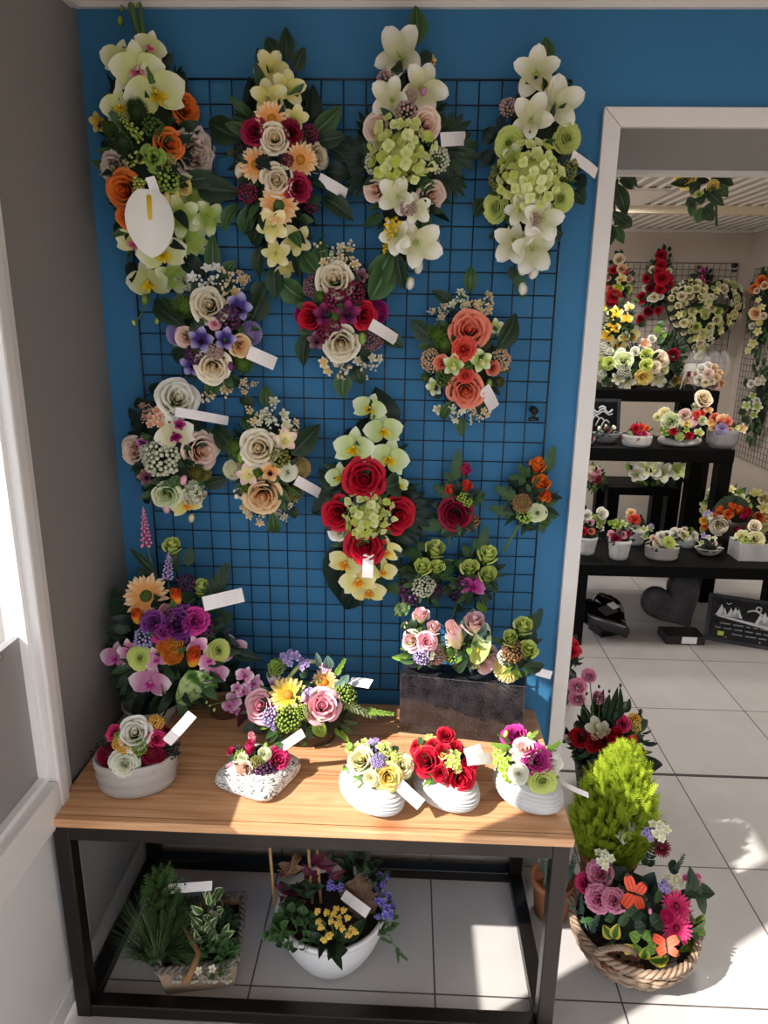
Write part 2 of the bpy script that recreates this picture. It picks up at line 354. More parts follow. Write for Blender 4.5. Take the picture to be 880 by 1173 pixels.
# two point meshes: unit length along +x, unit width along y, normal +z
def line_mesh(kind, c, var=0):
    key = (kind, c, var)
    if key in CACHE: return CACHE[key]
    mb = MB(); sub = []; r = random.Random(var*31+5)
    if kind == 'leaf':
        bend = (.10, .18, .05)[var % 3]; a = (.78, .9, .7)[var % 3]
        def fn(u, v):
            q = 2*u-1; w = .5*max(0, sin(pi*min(1, v*.985+.015)**a))**.85*(1 if v > .02 else .3)
            return (v, q*w, .16*abs(q)*w*2*.5+bend*sin(pi*v)-.05*v+.02*sin(v*25+q*3)*abs(q)*.4)
        mb.grid(fn, 6, 12); mat = leafmat(c)
    elif kind == 'calla':
        def fn(u, v):
            q = 2*u-1; w = .5*max(0, sin(pi*min(1, v*.95+.05)**.85))**.6
            return (v, q*w, .55*w*q*q*(1.1-v)+.10*sin(pi*v)+.10*(q if q > 0 else 0)*(1-v))
        mb.grid(fn, 10, 14); mat = petmat(c)
        sp = MB(); sp.tube([(.10, 0, .03), (.25, 0, .12), (.42, 0, .15)], .055, 8, r1=.03); sub = [('spadix', sp.mesh('spadix', petmat('cleary')))]
    elif kind == 'fern':
        n = 9
        mb.tube([(0, 0, 0), (.5, 0, .06), (1, 0, 0)], .008, 4)
        for i in range(1, n+1):
            x = i/(n+1); L = (.50*(1-x)**.75*min(1, .55+x*2.2)+.05)*1.08; z = .06*sin(pi*x)
            for sg in (-1, 1):
                th = sg*(1.05-.35*x)
                def fn(u, v):
                    q = 2*u-1; w = .062*(1-.82*v)*(1+.30*sin(v*24))
                    lx = v*L; return (x+lx*cos(th)-q*w*sin(th), lx*sin(th)+q*w*cos(th), z-.10*v*v*L+.2*abs(q)*w)
                mb.grid(fn, 2, 5)
        mat = leafmat(c)
    elif kind == 'palm':
        for k in range(7):
            th = (k-3)*.42; L = 1-.09*abs(k-3)
            def fn(u, v):
                q = 2*u-1; w = .15*max(0, sin(pi*min(1, v*.98+.02)**1.0))**.8
                x = v*L; return (x*cos(th)-q*w*sin(th), .9*(x*sin(th)+q*w*cos(th)), .10*sin(pi*v)-.06*v+.2*abs(q)*w)
            mb.grid(fn, 4, 8)
        mat = leafmat(c)
    elif kind == 'spike':
        for i in range(46):
            v = i/45; a = i*2.4; R = .42*(1-v)**.7+.04; x = v*.96
            mb.M = Matrix.Translation((x, R*cos(a), R*sin(a))) @ Matrix.Diagonal((.27, 1, 1, 1)); mb.ball((0, 0, 0), .17*(1-.55*v), 6, 4); mb.M = Matrix.Identity(4)
        # balls are squashed along the axis by the placement, so add the core
        mb.tube([(0, 0, 0), (1, 0, 0)], .16, 6, r1=.04); mat = petmat(c)
    elif kind == 'sprig':
        mb.tube([(0, 0, 0), (.5, 0, .05), (1, 0, 0)], .012, 4)
        for i in range(9):
            x = .12+.88*i/8
            for sg in (-1, 1):
                th = sg*r.uniform(.6, 1.0); L = .30*(1.1-.5*x)
                def fn(u, v):
                    q = 2*u-1; w = .5*L*.45*max(0, sin(pi*min(1, v*.97+.03)**.8))**.7; lx = v*L
                    return (x+lx*cos(th)-q*w*sin(th), lx*sin(th)+q*w*cos(th), .05*sin(pi*x)+.05*v+.3*abs(q)*w)
                mb.grid(fn, 2, 4)
        mat = leafmat(c)
    elif kind == 'stem':
        mb.tube([(0, 0, 0), (.35, 0, .03), (.7, 0, .04), (1, 0, .01)], .5, 6); mat = M_stem
    parts = [(None, mb.mesh(kind, mat))]+sub
    CACHE[key] = parts
    return parts

def print_mat():
    if 'tag_card' in MATS: return MATS['tag_card']
    m, nt, b = newmat('tag_card'); N, L = nt.nodes, nt.links
    tc = N.new('ShaderNodeTexCoord'); sp = N.new('ShaderNodeSeparateXYZ'); L.new(tc.outputs['Object'], sp.inputs[0])
    nz = N.new('ShaderNodeTexNoise'); nz.inputs['Scale'].default_value = 22; L.new(tc.outputs['Object'], nz.inputs['Vector'])
    wv = N.new('ShaderNodeTexWave'); wv.inputs['Scale'].default_value = 1.6; wv.bands_direction = 'Y'; L.new(tc.outputs['Object'], wv.inputs['Vector'])
    def mth(op, a, bb):
        n = N.new('ShaderNodeMath'); n.operation = op
        for i, q in enumerate((a, bb)):
            if isinstance(q, (int, float)): n.inputs[i].default_value = q
            else: L.new(q, n.inputs[i])
        return n.outputs[0]
    k = mth('MULTIPLY', mth('GREATER_THAN', nz.outputs['Fac'], .5), mth('GREATER_THAN', wv.outputs['Fac'], .6))
    k = mth('MULTIPLY', k, mth('MULTIPLY', mth('GREATER_THAN', sp.outputs[0], .3), mth('LESS_THAN', sp.outputs[0], .85)))
    k = mth('MULTIPLY', k, .22)
    mx = N.new('ShaderNodeMix'); mx.data_type = 'RGBA'; L.new(k, mx.inputs['Factor']); mx.inputs['A'].default_value = lin('ECE6E6'); mx.inputs['B'].default_value = lin('8A6A78')
    L.new(mx.outputs['Result'], b.inputs['Base Color']); b.inputs['Roughness'].default_value = .45
    MATS['tag_card'] = m; return m
def tag_mesh():
    if 'tagm' in CACHE: return CACHE['tagm']
    mb = MB()
    f = lambda u, v, dz: (u, v-.5, .07*sin(pi*u)+dz)
    mb.grid(lambda u, v: f(u, v, 0), 10, 1); mb.grid(lambda u, v: f(1-u, v, -.02), 10, 1)
    mb.grid(lambda u, v: f(u, 0, -.02*(1-v)), 10, 1); mb.grid(lambda u, v: f(1-u, 1, -.02*(1-v)), 10, 1)
    mb.grid(lambda u, v: f(1, u, -.02*(1-v)), 1, 1); mb.grid(lambda u, v: f(0, 1-u, -.02*(1-v)), 1, 1)
    CACHE['tagm'] = mb.mesh('price_tag', print_mat(), False); return CACHE['tagm']

# ------------------------------------------------------------------ arrangements
class Ell:
    """a dome of flowers: centre c, radii r (metres)"""
    def __init__(s, c, r): s.c = Vector(c); s.r = Vector(r)
    def hit(s, px, py, k=1.0):
        d = ray(px, py).normalized(); R = s.r*k
        o = CP-s.c; o2 = Vector((o.x/R.x, o.y/R.y, o.z/R.z)); d2 = Vector((d.x/R.x, d.y/R.y, d.z/R.z))
        A = d2.dot(d2); B = o2.dot(d2); Cc = o2.dot(o2)-1; D = B*B-A*Cc
        if D >= 0:
            P = CP+d*((-B-sqrt(D))/A); q = P-s.c; n = Vector((q.x/R.x**2, q.y/R.y**2, q.z/R.z**2)).normalized(); return P, n
        P = aty(px, py, s.c.y); q = P-s.c; n = Vector((q.x/R.x**2, -.002, q.z/R.z**2)); n = (n.normalized()+Vector((0, -.5, 0))).normalized()
        return P, n
def place_line(root, kind, c, P0, P1, w, n, thick=None, label=None, name=None):
    d = P1-P0; L = d.length
    if L < 1e-5: return
    x = d/L; z = (n-x*n.dot(x)); z = z.normalized() if z.length > 1e-3 else x.orthogonal().normalized(); y = z.cross(x)
    R = Matrix((x, y, z)).transposed().to_4x4()
    if kind == 'tag':
        M = Matrix.Translation(P0) @ R @ Matrix.Diagonal((L, w, L*.5, 1)); put(name or 'price_tag', tag_mesh(), root, M); return
    if kind in ('stem', 'spike'): S = (L, w, w)
    elif kind in ('fern', 'sprig'): S = (L, max(w*1.1, L*.55), L)
    elif kind == 'palm': S = (L, L, L)
    elif kind == 'calla': S = (L, w, w)
    else: S = (L, w, L)
    M = Matrix.Translation(P0) @ R @ Matrix.Diagonal((*S, 1))
    o = None
    for nm, me in line_mesh(kind, c, rnd.randrange(3) if kind == 'leaf' else 0):
        if nm is None: o = put(name or NAMES[kind], me, root, M)
        else: put(nm, me, o)
UPK = ('orchid', 'cymbidium', 'bud')
def place_flower(root, kind, c, P, n, d, spin=None, stretch=1):
    n = Vector(n).normalized()
    if kind in ('rosebud', 'tulip') and n.z < .8: n = (n*.75+Vector((0, 0, .65))).normalized()
    if spin is None: spin = rnd.uniform(-.35, .35) if kind in UPK else rnd.uniform(0, 6.28)
    M = basis(P-n*d*(.30 if kind in ('rose', 'rosebud', 'tulip', 'peony') else .15), n, (0, 0, 1), spin, d, d, d*stretch)
    o = None
    for nm, me in flower_mesh(kind, c, rnd.randrange(2)):
        if nm is None: o = put(NAMES[kind], me, root, M)
        else: put(nm, me, o)
    return o
def greenery(root, E, n, size, cols=('dark', 'deep', 'mid'), ymax=None, zmin=None, seed=0, mound=.74, front=.25):
    """dark filler leaves over a mossy mound"""
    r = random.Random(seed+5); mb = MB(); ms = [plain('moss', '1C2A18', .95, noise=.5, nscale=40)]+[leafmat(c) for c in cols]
    def cl(p):
        if p.y < WY and p.x < WX+.006: p.x = WX+.006
        if ymax is not None and p.y > ymax: p.y = ymax
        if zmin is not None and p.z < zmin: p.z = zmin
        return p
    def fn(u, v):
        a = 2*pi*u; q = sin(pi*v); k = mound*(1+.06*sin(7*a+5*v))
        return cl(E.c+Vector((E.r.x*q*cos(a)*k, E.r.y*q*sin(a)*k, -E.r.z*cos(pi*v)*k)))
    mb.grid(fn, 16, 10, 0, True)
    for i in range(n):
        for _ in range(20):
            p = Vector((r.gauss(0, 1), r.gauss(0, 1), r.gauss(0, 1))).normalized()
            if p.y < front: break
        nrm = Vector((p.x/E.r.x, p.y/E.r.y, p.z/E.r.z)).normalized()
        o = E.c+Vector((p.x*E.r.x, p.y*E.r.y, p.z*E.r.z))*r.uniform(.58, .82)
        tang = Vector((p.x, 0, p.z))+Vector((r.uniform(-.5, .5), r.uniform(-.3, .1), r.uniform(-.5, .5))); x = (tang+nrm*.4).normalized()
        z = (nrm+Vector((0, -.4, .1))); z = (z-x*z.dot(x)); z = z.normalized() if z.length > .05 else x.orthogonal().normalized(); y = z.cross(x)
        L = size*.75*r.uniform(.6, 1.2); w = L*r.uniform(.3, .5); m = 1+r.randrange(len(cols)); b0 = .12*L
        mb.grid(lambda u, v: cl(o+x*(v*L)+y*((2*u-1)*w*.5*max(0, sin(pi*min(1, v*.97+.03)**.8))**.8)+z*(b0*sin(pi*v)+.2*abs(2*u-1)*w*.3)), 4, 5, m)
    o = put('filler_foliage', mb.mesh('filler_foliage', ms), root, Matrix.Identity(4)); o['kind'] = 'stuff'; return o

def arrange(name, label, cat, spec, org, sc, box, y0=None, rd=.09, group=None, base=None, green=60, gsize=.05, ymax=None, zmin=None, E=None, root=None, cols=('dark', 'deep', 'mid'), face=.55):
    """spec in crop coordinates; box = (cx, cy, rx, ry) of the dome"""
    X = lambda x: org[0]+x/sc
    Y = lambda y: org[1]+y/sc
    if E is None:
        c = aty(X(box[0]), Y(box[1]), y0); k = ppm(c)
        hz = abs(aty(X(box[0]), Y(box[1]-box[3]), y0).z-aty(X(box[0]), Y(box[1]+box[3]), y0).z)/2
        E = Ell(c, (box[2]/sc/k, rd, hz))
    if root is None: root = thing(name, label, cat, base or (E.c.x, E.c.y+.0, E.c.z), group)
    if green: greenery(root, E, green, gsize, cols, ymax, zmin, seed=len(label))
    for ln in spec.strip().split('\n'):
        for it in ln.split(';'):
            a = it.split()
            if not a: continue
            kind, c = a[0], a[1]; q = [float(z) for z in a[2:]]
            if kind in ('leaf', 'fern', 'palm', 'tag', 'spike', 'calla', 'stem', 'sprig'):
                kk = {'tag': 1.12, 'calla': 1.1, 'spike': 1.05}.get(kind, .66 if c == 'deep' else .5 if (c == 'grey' and len(q) > 4 and q[4] > 85) else .92)
                P0, n0 = E.hit(X(q[0]), Y(q[1]), kk); P1, n1 = E.hit(X(q[2]), Y(q[3]), kk)
                if kind == 'tag' and c == 'low': P1 = atz(X(q[2]), Y(q[3]), TZ+.03)
                for p_ in (P0, P1):
                    if p_.y < WY: p_.x = max(p_.x, WX+.028)
                w = (q[4] if len(q) > 4 else 20)/sc/ppm((P0+P1)/2)
                tc = (CP-P1).normalized(); n = (n0+n1+tc*1.6).normalized()
                if ymax is not None:
                    P0.y = min(P0.y, ymax-.004); P1.y = min(P1.y, ymax-.004)
                if zmin is not None:
                    P0.z = max(P0.z, zmin+.004); P1.z = max(P1.z, zmin+.004)
                place_line(root, kind, c, P0, P1, w, n)
            else:
                P, n = E.hit(X(q[0]), Y(q[1])); d = q[2]/sc/ppm(P)
                if P.y < WY: P.x = max(P.x, WX+d*.5)
                tc = (CP-P).normalized(); n = (n*(1-face)+tc*face).normalized()
                if ymax is not None: P.y = min(P.y, ymax-d*.25)
                place_flower(root, kind, c, P, n, d*(1.16 if kind not in ('gerbera', 'orchid') else 1.06), stretch=q[3] if len(q) > 3 else 1)
    return root, E
# ------------------------------------------------------------------ the rooms
BY = 2.22       # back of the thick wall
OX0, OX1, OZ = .455, 1.95, 1.997    # opening
CZ = 2.250; C2Z = 2.31; B2 = 6.2; R2X = 2.775; FX1 = 2.5; FY0 = -1.35

def tile_mat():
    m, nt, b = newmat('floor_tiles'); N, L = nt.nodes, nt.links
    tc = N.new('ShaderNodeTexCoord'); mp = N.new('ShaderNodeMapping'); mp.inputs['Location'].default_value = (.354+4.5, -1.324+4.5, 0)
    br = N.new('ShaderNodeTexBrick'); br.offset = 0; br.squash = 1
    br.inputs['Scale'].default_value = 1; br.inputs['Brick Width'].default_value = .45; br.inputs['Row Height'].default_value = .45
    br.inputs['Mortar Size'].default_value = .0022; br.inputs['Mortar Smooth'].default_value = .1
    br.inputs['Color1'].default_value = lin('BBB6B3'); br.inputs['Color2'].default_value = lin('B4AFAC'); br.inputs['Mortar'].default_value = lin('4E4642')
    L.new(tc.outputs['Object'], mp.inputs[0]); L.new(mp.outputs[0], br.inputs['Vector'])
    nz = N.new('ShaderNodeTexNoise'); nz.inputs['Scale'].default_value = 9; nz.inputs['Detail'].default_value = 8; L.new(tc.outputs['Object'], nz.inputs['Vector'])
    mr = N.new('ShaderNodeMapRange'); mr.inputs['To Min'].default_value = .86; mr.inputs['To Max'].default_value = 1.08; L.new(nz.outputs['Fac'], mr.inputs['Value'])
    mx = N.new('ShaderNodeMix'); mx.data_type = 'RGBA'; mx.blend_type = 'MULTIPLY'; mx.inputs['Factor'].default_value = 1
    L.new(br.outputs['Color'], mx.inputs['A']); L.new(mr.outputs['Result'], mx.inputs['B']); L.new(mx.outputs['Result'], b.inputs['Base Color'])
    b.inputs['Roughness'].default_value = .38; b.inputs['Specular IOR Level'].default_value = .4
    bp = N.new('ShaderNodeBump'); bp.inputs['Strength'].default_value = .3; bp.inputs['Distance'].default_value = .002; bp.invert = True
    L.new(br.outputs['Fac'], bp.inputs['Height']); L.new(bp.outputs['Normal'], b.inputs['Normal'])
    return m
def wall_mat(name, hexc, bump=.12, scale=220):
    return plain(name, hexc, .7, 0, .3, .06, scale, bump)
M_blue = wall_mat('blue_paint', '34719C'); M_grey = wall_mat('grey_paint', '86817E'); M_beige = wall_mat('beige_paint', 'CCBFB2')
M_white = plain('white_lacquer', 'DDD6D2', .4, noise=.03, nscale=30); M_pvc = plain('white_pvc', 'DAD6D4', .32); M_ceil = plain('ceiling_paint', 'E2DEDA', .7)
M_soffit = wall_mat('soffit_grey', '8B8886'); M_skirt = plain('skirting_tile', 'A8A19C', .4, noise=.08, nscale=15)

f = MB(); f.box(WX-.2, 3.1, FY0-.2, B2+.15, -.1, 0); struct('floor', f, tile_mat())
f = MB(); f.box(WX, FX1, FY0, WY+.01, CZ, CZ+.12); struct('ceiling', f, M_ceil)
# the blue wall with its wide opening to the second room
w = MB(); w.box(WX-.15, OX0, WY, BY-.001, 0, 2.5); w.box(OX0, OX1, WY, BY-.001, OZ, 2.5); w.box(OX1, FX1+.1, WY, BY-.001, 0, 2.5)
wm = w.mesh('wall_back', [M_blue, M_beige, M_soffit], False)
for p in wm.polygons:
    n = p.normal; p.material_index = 0 if n.y < -.5 else 1 if n.y > .5 else 2
put('wall_back', wm)['kind'] = 'structure'
t = MB(); t.box(OX0-.3, OX1+.2, BY-.01, BY+.025, OZ-.012, OZ+.06); o = struct('trim_4', t, M_white)
# cornice along the blue wall
t = MB()
for (y0, z0, z1) in ((WY-.030, CZ-.012, CZ), (WY-.022, CZ-.030, CZ-.012), (WY-.012, CZ-.042, CZ-.030)): t.box(WX, FX1, y0, WY, z0+.02, min(z1+.02, CZ))
struct('trim_1', t, M_white)
t = MB(); t.box(WX, WX+.03, FY0, WY-.03, CZ-.005, CZ+.01); t.box(WX, WX+.018, FY0, WY-.03, CZ-.03, CZ-.005); struct('trim_2', t, M_white)
# white architrave with mitred corner
aw = .040
t = MB()
def prism(mb, poly, y0, y1):
    n = len(poly); b = len(mb.v)
    for y in (y0, y1):
        for x, z in poly: mb.p((x, y, z))
    mb.f.append(tuple(b+i for i in range(n))); mb.m.append(0); mb.f.append(tuple(b+n+i for i in reversed(range(n)))); mb.m.append(0)
    for i in range(n): mb.f.append((b+(i+1) % n, b+i, b+n+i, b+n+(i+1) % n)); mb.m.append(0)
ox, oz = .416, 2.037
prism(t, [(ox, 0), (ox+aw, 0), (ox+aw, oz-aw-.0006), (ox, oz-.0006)], WY-.016, WY+.004)
prism(t, [(ox+.0006, oz), (ox+aw+.0006, oz-aw), (OX1, oz-aw), (OX1+aw, oz)], WY-.016, WY+.004)
bevel(struct('trim_3', t, M_white), .002)
t = MB(); t.box(OX0+.0, OX1, BY-.006, BY+.006, 0, .0015); struct('threshold', t, plain('dark_joint', '2E2826', .6))
# skirting tiles
t = MB()
x = WX
while x < ox-.01:
    x1 = min(-.354+.45*(int((x+.354+9*.45)/.45)-8), ox)
    if x1-x > .004: t.box(x+.001, x1-.001, WY-.010, WY, 0, .075)
    x = x1
bevel(struct('baseboard_back', t, M_skirt), .0015)
t = MB()
for a, b_ in ((1.345, 1.72),): t.box(WX, WX+.010, a, b_, 0, .088)
bevel(struct('baseboard_left', t, M_skirt), .0015)

# left wall: solid by the corner, glazed door and window towards the street
D1 = 1.342; PANE1 = 1.235; PANE0 = .72; G0, G1 = .51, -.95
w = MB(); w.box(WX-.14, WX, D1, WY, 0, 2.5); w.box(WX-.14, WX, FY0, D1, 2.12, 2.5); w.box(WX-.14, WX, FY0, G1-.06, 0, 2.12)
struct('wall_left', w, M_grey)
# glazed door (frame, sash, lower panel, glass, grey infill)
door = MB()
door.box(WX-.06, WX+.010, 1.305, D1, 0, 2.12); door.box(WX-.06, WX+.010, .54, .60, 0, 2.12); door.box(WX-.06, WX+.010, .60, 1.305, 2.06, 2.12)
d = struct('door_1', door, M_pvc); bevel(d, .004)
def dpart(name, mb, mat, bv=.003):
    o = put(name, mb.mesh(name, mat, False), d); bevel(o, bv) if bv else None; return o
s = MB(); s.box(WX-.05, WX+.026, 1.262, 1.3005, .516, 2.055); s.box(WX-.05, WX+.026, .605, .655, .516, 2.055); s.box(WX-.05, WX+.026, .655, 1.262, .516, .613); s.box(WX-.05, WX+.026, .655, 1.262, 1.97, 2.055)
sash = dpart('sash', s, M_pvc, .006)
s = MB(); s.box(WX-.04, WX+.004, 1.25, 1.263, .613, 1.97); s.box(WX-.04, WX+.004, .655, .664, .613, 1.97); s.box(WX-.04, WX+.004, .664, 1.25, .613, .627); put('glazing_bead', s.mesh('glazing_bead', plain('pvc_bead', 'F0EEEE', .25), False), sash)
s = MB(); s.box(WX-.03, WX-.012, .664, 1.25, .627, .955); dpart('infill_panel', s, plain('grey_panel', '8E8A88', .45, noise=.05), .001)
s = MB()
for yy in (.76, 1.18): s.tube([(WX-.013, yy, .945), (WX-.008, yy, .945)], .005, 10)
dpart('panel_screw', s, plain('screw_steel', 'B8B4AE', .3, 1), 0)
s = MB(); s.box(WX-.03, WX+.004, .605, 1.300, .02, .512)
dpart('lower_panel', s, M_pvc, .002)
s = MB(); s.box(WX-.02, WX+.012, 1.282, 1.304, .045, .512); s.box(WX-.02, WX+.012, .60, 1.282, .045, .09); dpart('panel_bead', s, M_pvc, .004)
gm, gnt, gb = newmat('clear_glass'); gN, gL = gnt.nodes, gnt.links
tr = gN.new('ShaderNodeBsdfTransparent'); gl = gN.new('ShaderNodeBsdfGlossy'); gl.inputs['Roughness'].default_value = .02; ms = gN.new('ShaderNodeMixShader')
ms.inputs[0].default_value = .06; gL.new(tr.outputs[0], ms.inputs[1]); gL.new(gl.outputs[0], ms.inputs[2]); gL.new(ms.outputs[0], gN['Material Output'].inputs['Surface'])
s = MB(); s.box(WX-.024, WX-.018, .664, 1.25, .955, 1.97); dpart('glass', s, gm, 0)
# second glazed unit nearer the street
s = MB(); s.box(WX-.06, WX+.01, G0, .54, 0, 2.12); s.box(WX-.06, WX+.01, G1-.06, G1, 0, 2.12); s.box(WX-.06, WX+.01, G1, G0, 0, .12); s.box(WX-.06, WX+.01, G1, G0, 2.03, 2.12); bevel(struct('window_1', s, M_pvc), .004)
# shop front behind the photographer, right wall
w = MB(); w.box(WX-.14, FX1+.1, FY0-.15, FY0, 0, .35); w.box(WX-.14, FX1+.1, FY0-.15, FY0, 2.08, 2.5); w.box(WX-.14, WX+.1, FY0-.15, FY0, .35, 2.08); w.box(FX1-.1, FX1+.1, FY0-.15, FY0, .35, 2.08); w.box(.85, .95, FY0-.15, FY0, .35, 2.08)
struct('wall_front', w, M_white)
w = MB(); w.box(FX1, FX1+.1, FY0, WY, 0, 2.5); struct('wall_right', w, M_beige)
# second room
w = MB(); w.box(-1.4, R2X+.1, B2, B2+.12, 0, 2.6); struct('wall_far', w, M_beige)
w = MB(); w.box(R2X, R2X+.12, BY, B2, 0, 2.6); struct('wall_far_right', w, M_beige)
w = MB(); w.box(-1.4, -1.28, BY, B2, 0, .5); w.box(-1.4, -1.28, BY, B2, 2.2, 2.6); w.box(-1.4, -1.28, BY, 2.6, .5, 2.2); w.box(-1.4, -1.28, 5.4, B2, .5, 2.2); w.box(-1.4, -1.28, 4.0, 4.12, .5, 2.2)
struct('wall_far_left', w, M_beige)
w = MB(); w.box(FX1+.1, R2X+.1, BY-.1, BY, 0, 2.6); w.box(-1.4, WX-.15, BY-.1, BY, 0, 2.6); struct('wall_partition', w, M_beige)
c = MB(); x = -1.3
while x < R2X:
    c.box(x, x+.08, BY, B2, C2Z+.006, C2Z+.02); c.box(x+.030, x+.052, BY, B2, C2Z-.006, C2Z+.006, 1); x += .08
c.box(-1.4, R2X+.1, BY, B2, C2Z+.02, C2Z+.06)
bevel(struct('ceiling_far', c, [plain('ceiling_cladding', 'B8AEA4', .5), plain('cladding_ridge', 'F0ECE8', .4)]), .003, 1)
c = MB(); c.box(-1.28, 2.46, 4.95, 5.02, C2Z-.05, C2Z); struct('trim_5', c, plain('cream_beam', 'D8CCB4', .5))
c = MB(); c.box(-1.28, R2X, B2-.025, B2, C2Z-.025, C2Z); c.box(R2X-.025, R2X, BY, B2, C2Z-.025, C2Z); struct('trim_6', c, M_white)
# ground outside, and an added unseen board shaped to cut the sun patches
g = MB(); g.box(-30, WX-.14, -30, 30, -.14, -.02); g.box(WX-.14, 30, -30, FY0-.15, -.14, -.02); o = struct('ground_outside', g, plain('pavement', '76726C', .9, noise=.2, nscale=3))
a = MB(); prof_ = [(-1.4, 2.30), (.55, 2.30), (.97, 2.09), (1.6, 1.80), (1.6, 2.62), (-1.4, 2.62)]
for x in (-1.22, -1.19):
    for y, z in prof_: a.p((x, y, z))
a.f += [(0, 1, 2, 3, 4, 5), (11, 10, 9, 8, 7, 6)]+[((k+1) % 6, k, 6+k, 6+(k+1) % 6) for k in range(6)]; a.m += [0]*8
struct('sun_blocker_outside', a, plain('sun_blocker_matt', 'B8B0A4', .9))

# ------------------------------------------------------------------ wire grid on the blue wall
M_wire = plain('black_wire', '1E1E22', .45, .3)
def wire_grid(name, label, x0, z1, nx, nz, y, p=.05, r=.0016, group=None, yaw=None, mat=None):
    mb = MB()
    for i in range(nx+1): mb.tube([(i*p, 0, 0), (i*p, 0, -nz*p)], r if 0 < i < nx else r*1.5, 6)
    for j in range(nz+1): mb.tube([(0, -r*1.8, -j*p), (nx*p, -r*1.8, -j*p)], r if 0 < j < nz else r*1.5, 6)
    o = put(name, mb.mesh(name, mat or M_wire)); o.location = (x0, y, z1); tag(o, label, 'grid panel', group)
    return o
gr = wire_grid('hanging_wire_grid', 'large black wire grid panel hanging on the blue wall', -.662, 2.085, 20, 30, WY-.022)
for (px, py) in ((650, 99), (612, 470)):
    P = aty(px, py, WY-.03); mb = MB()
    mb.tube([(0, .028, 0), (0, -.012, 0)], .009, 14); mb.tube([(0, -.012, 0), (0, -.016, 0)], .0035, 10); mb.box(-.012, .012, -.004, .006, -.026, -.018); mb.box(-.004, .004, -.004, .003, -.02, -.004)
    o = put('grid_hook', mb.mesh('grid_hook', plain('black_plastic', '0C0C0E', .35))); o.location = P
    tag(o, 'black round hook holding the top corner of the wire grid' if py < 200 else 'black round hook on the grid right of the coral rose spray', 'hook')

# ------------------------------------------------------------------ display table
def wood_mat():
    m, nt, b = newmat('pine_planks'); N, L = nt.nodes, nt.links
    tc = N.new('ShaderNodeTexCoord'); mp = N.new('ShaderNodeMapping'); mp.inputs['Scale'].default_value = (1.0, 26, 26)
    L.new(tc.outputs['Object'], mp.inputs[0])
    nz = N.new('ShaderNodeTexNoise'); nz.inputs['Scale'].default_value = 3.2; nz.inputs['Detail'].default_value = 9; nz.inputs['Distortion'].default_value = .8; L.new(mp.outputs[0], nz.inputs['Vector'])
    cr = N.new('ShaderNodeValToRGB'); e = cr.color_ramp.elements
    e[0].position = .30; e[0].color = lin('B07850'); e[1].position = .72; e[1].color = lin('DAAA82'); k = e.new(.5); k.color = lin('C8966C')
    L.new(nz.outputs['Fac'], cr.inputs[0])
    vo = N.new('ShaderNodeTexVoronoi'); vo.inputs['Scale'].default_value = 1; mp2 = N.new('ShaderNodeMapping'); mp2.inputs['Scale'].default_value = (4.2, 9, 3); mp2.inputs['Location'].default_value = (.35, .2, .1); L.new(tc.outputs['Object'], mp2.inputs[0]); L.new(mp2.outputs[0], vo.inputs['Vector'])
    mr = N.new('ShaderNodeMapRange'); mr.inputs['From Min'].default_value = .04; mr.inputs['From Max'].default_value = .22; L.new(vo.outputs['Distance'], mr.inputs['Value'])
    mx = N.new('ShaderNodeMix'); mx.data_type = 'RGBA'; L.new(mr.outputs['Result'], mx.inputs['Factor']); mx.inputs['A'].default_value = lin('9A5028'); L.new(cr.outputs['Color'], mx.inputs['B'])
    # plank joints
    sp = N.new('ShaderNodeSeparateXYZ'); L.new(tc.outputs['Object'], sp.inputs[0])
    md = N.new('ShaderNodeMath'); md.operation = 'PINGPONG'; md.inputs[1].default_value = .0825; L.new(sp.outputs[1], md.inputs[0])
    lt = N.new('ShaderNodeMath'); lt.operation = 'GREATER_THAN'; lt.inputs[1].default_value = .0815; L.new(md.outputs[0], lt.inputs[0])
    m2 = N.new('ShaderNodeMix'); m2.data_type = 'RGBA'; L.new(lt.outputs[0], m2.inputs['Factor']); L.new(mx.outputs['Result'], m2.inputs['A']); m2.inputs['B'].default_value = lin('6A3E1E')
    L.new(m2.outputs['Result'], b.inputs['Base Color']); b.inputs['Roughness'].default_value = .42; b.inputs['Specular IOR Level'].default_value = .4
    return m
TX0, TX1, TY0, TY1 = -.746, .364, 1.222, 1.722
tb = thing('display_table', 'pine topped display table on a black steel tube frame', 'table', (-.19, 1.47, 0))
I4 = Matrix.Identity(4)
mb = MB(); mb.box(TX0, TX1, TY0, TY1, TZ-.021, TZ)
bevel(put('tabletop', mb.mesh('tabletop', wood_mat(), False), tb, I4), .003)
M_steel = plain('black_steel', '3A3634', .34, .9, noise=.15, nscale=8)
q = .036; zt = TZ-.0215
for (x, y) in ((TX0+.006, TY0+.004), (TX1-.006-q, TY0+.004), (TX0+.006, TY1-.006-q), (TX1-.006-q, TY1-.006-q)):
    mb = MB(); mb.box(x, x+q, y, y+q, 0, zt); bevel(put('leg', mb.mesh('leg', M_steel, False), tb, I4), .003)
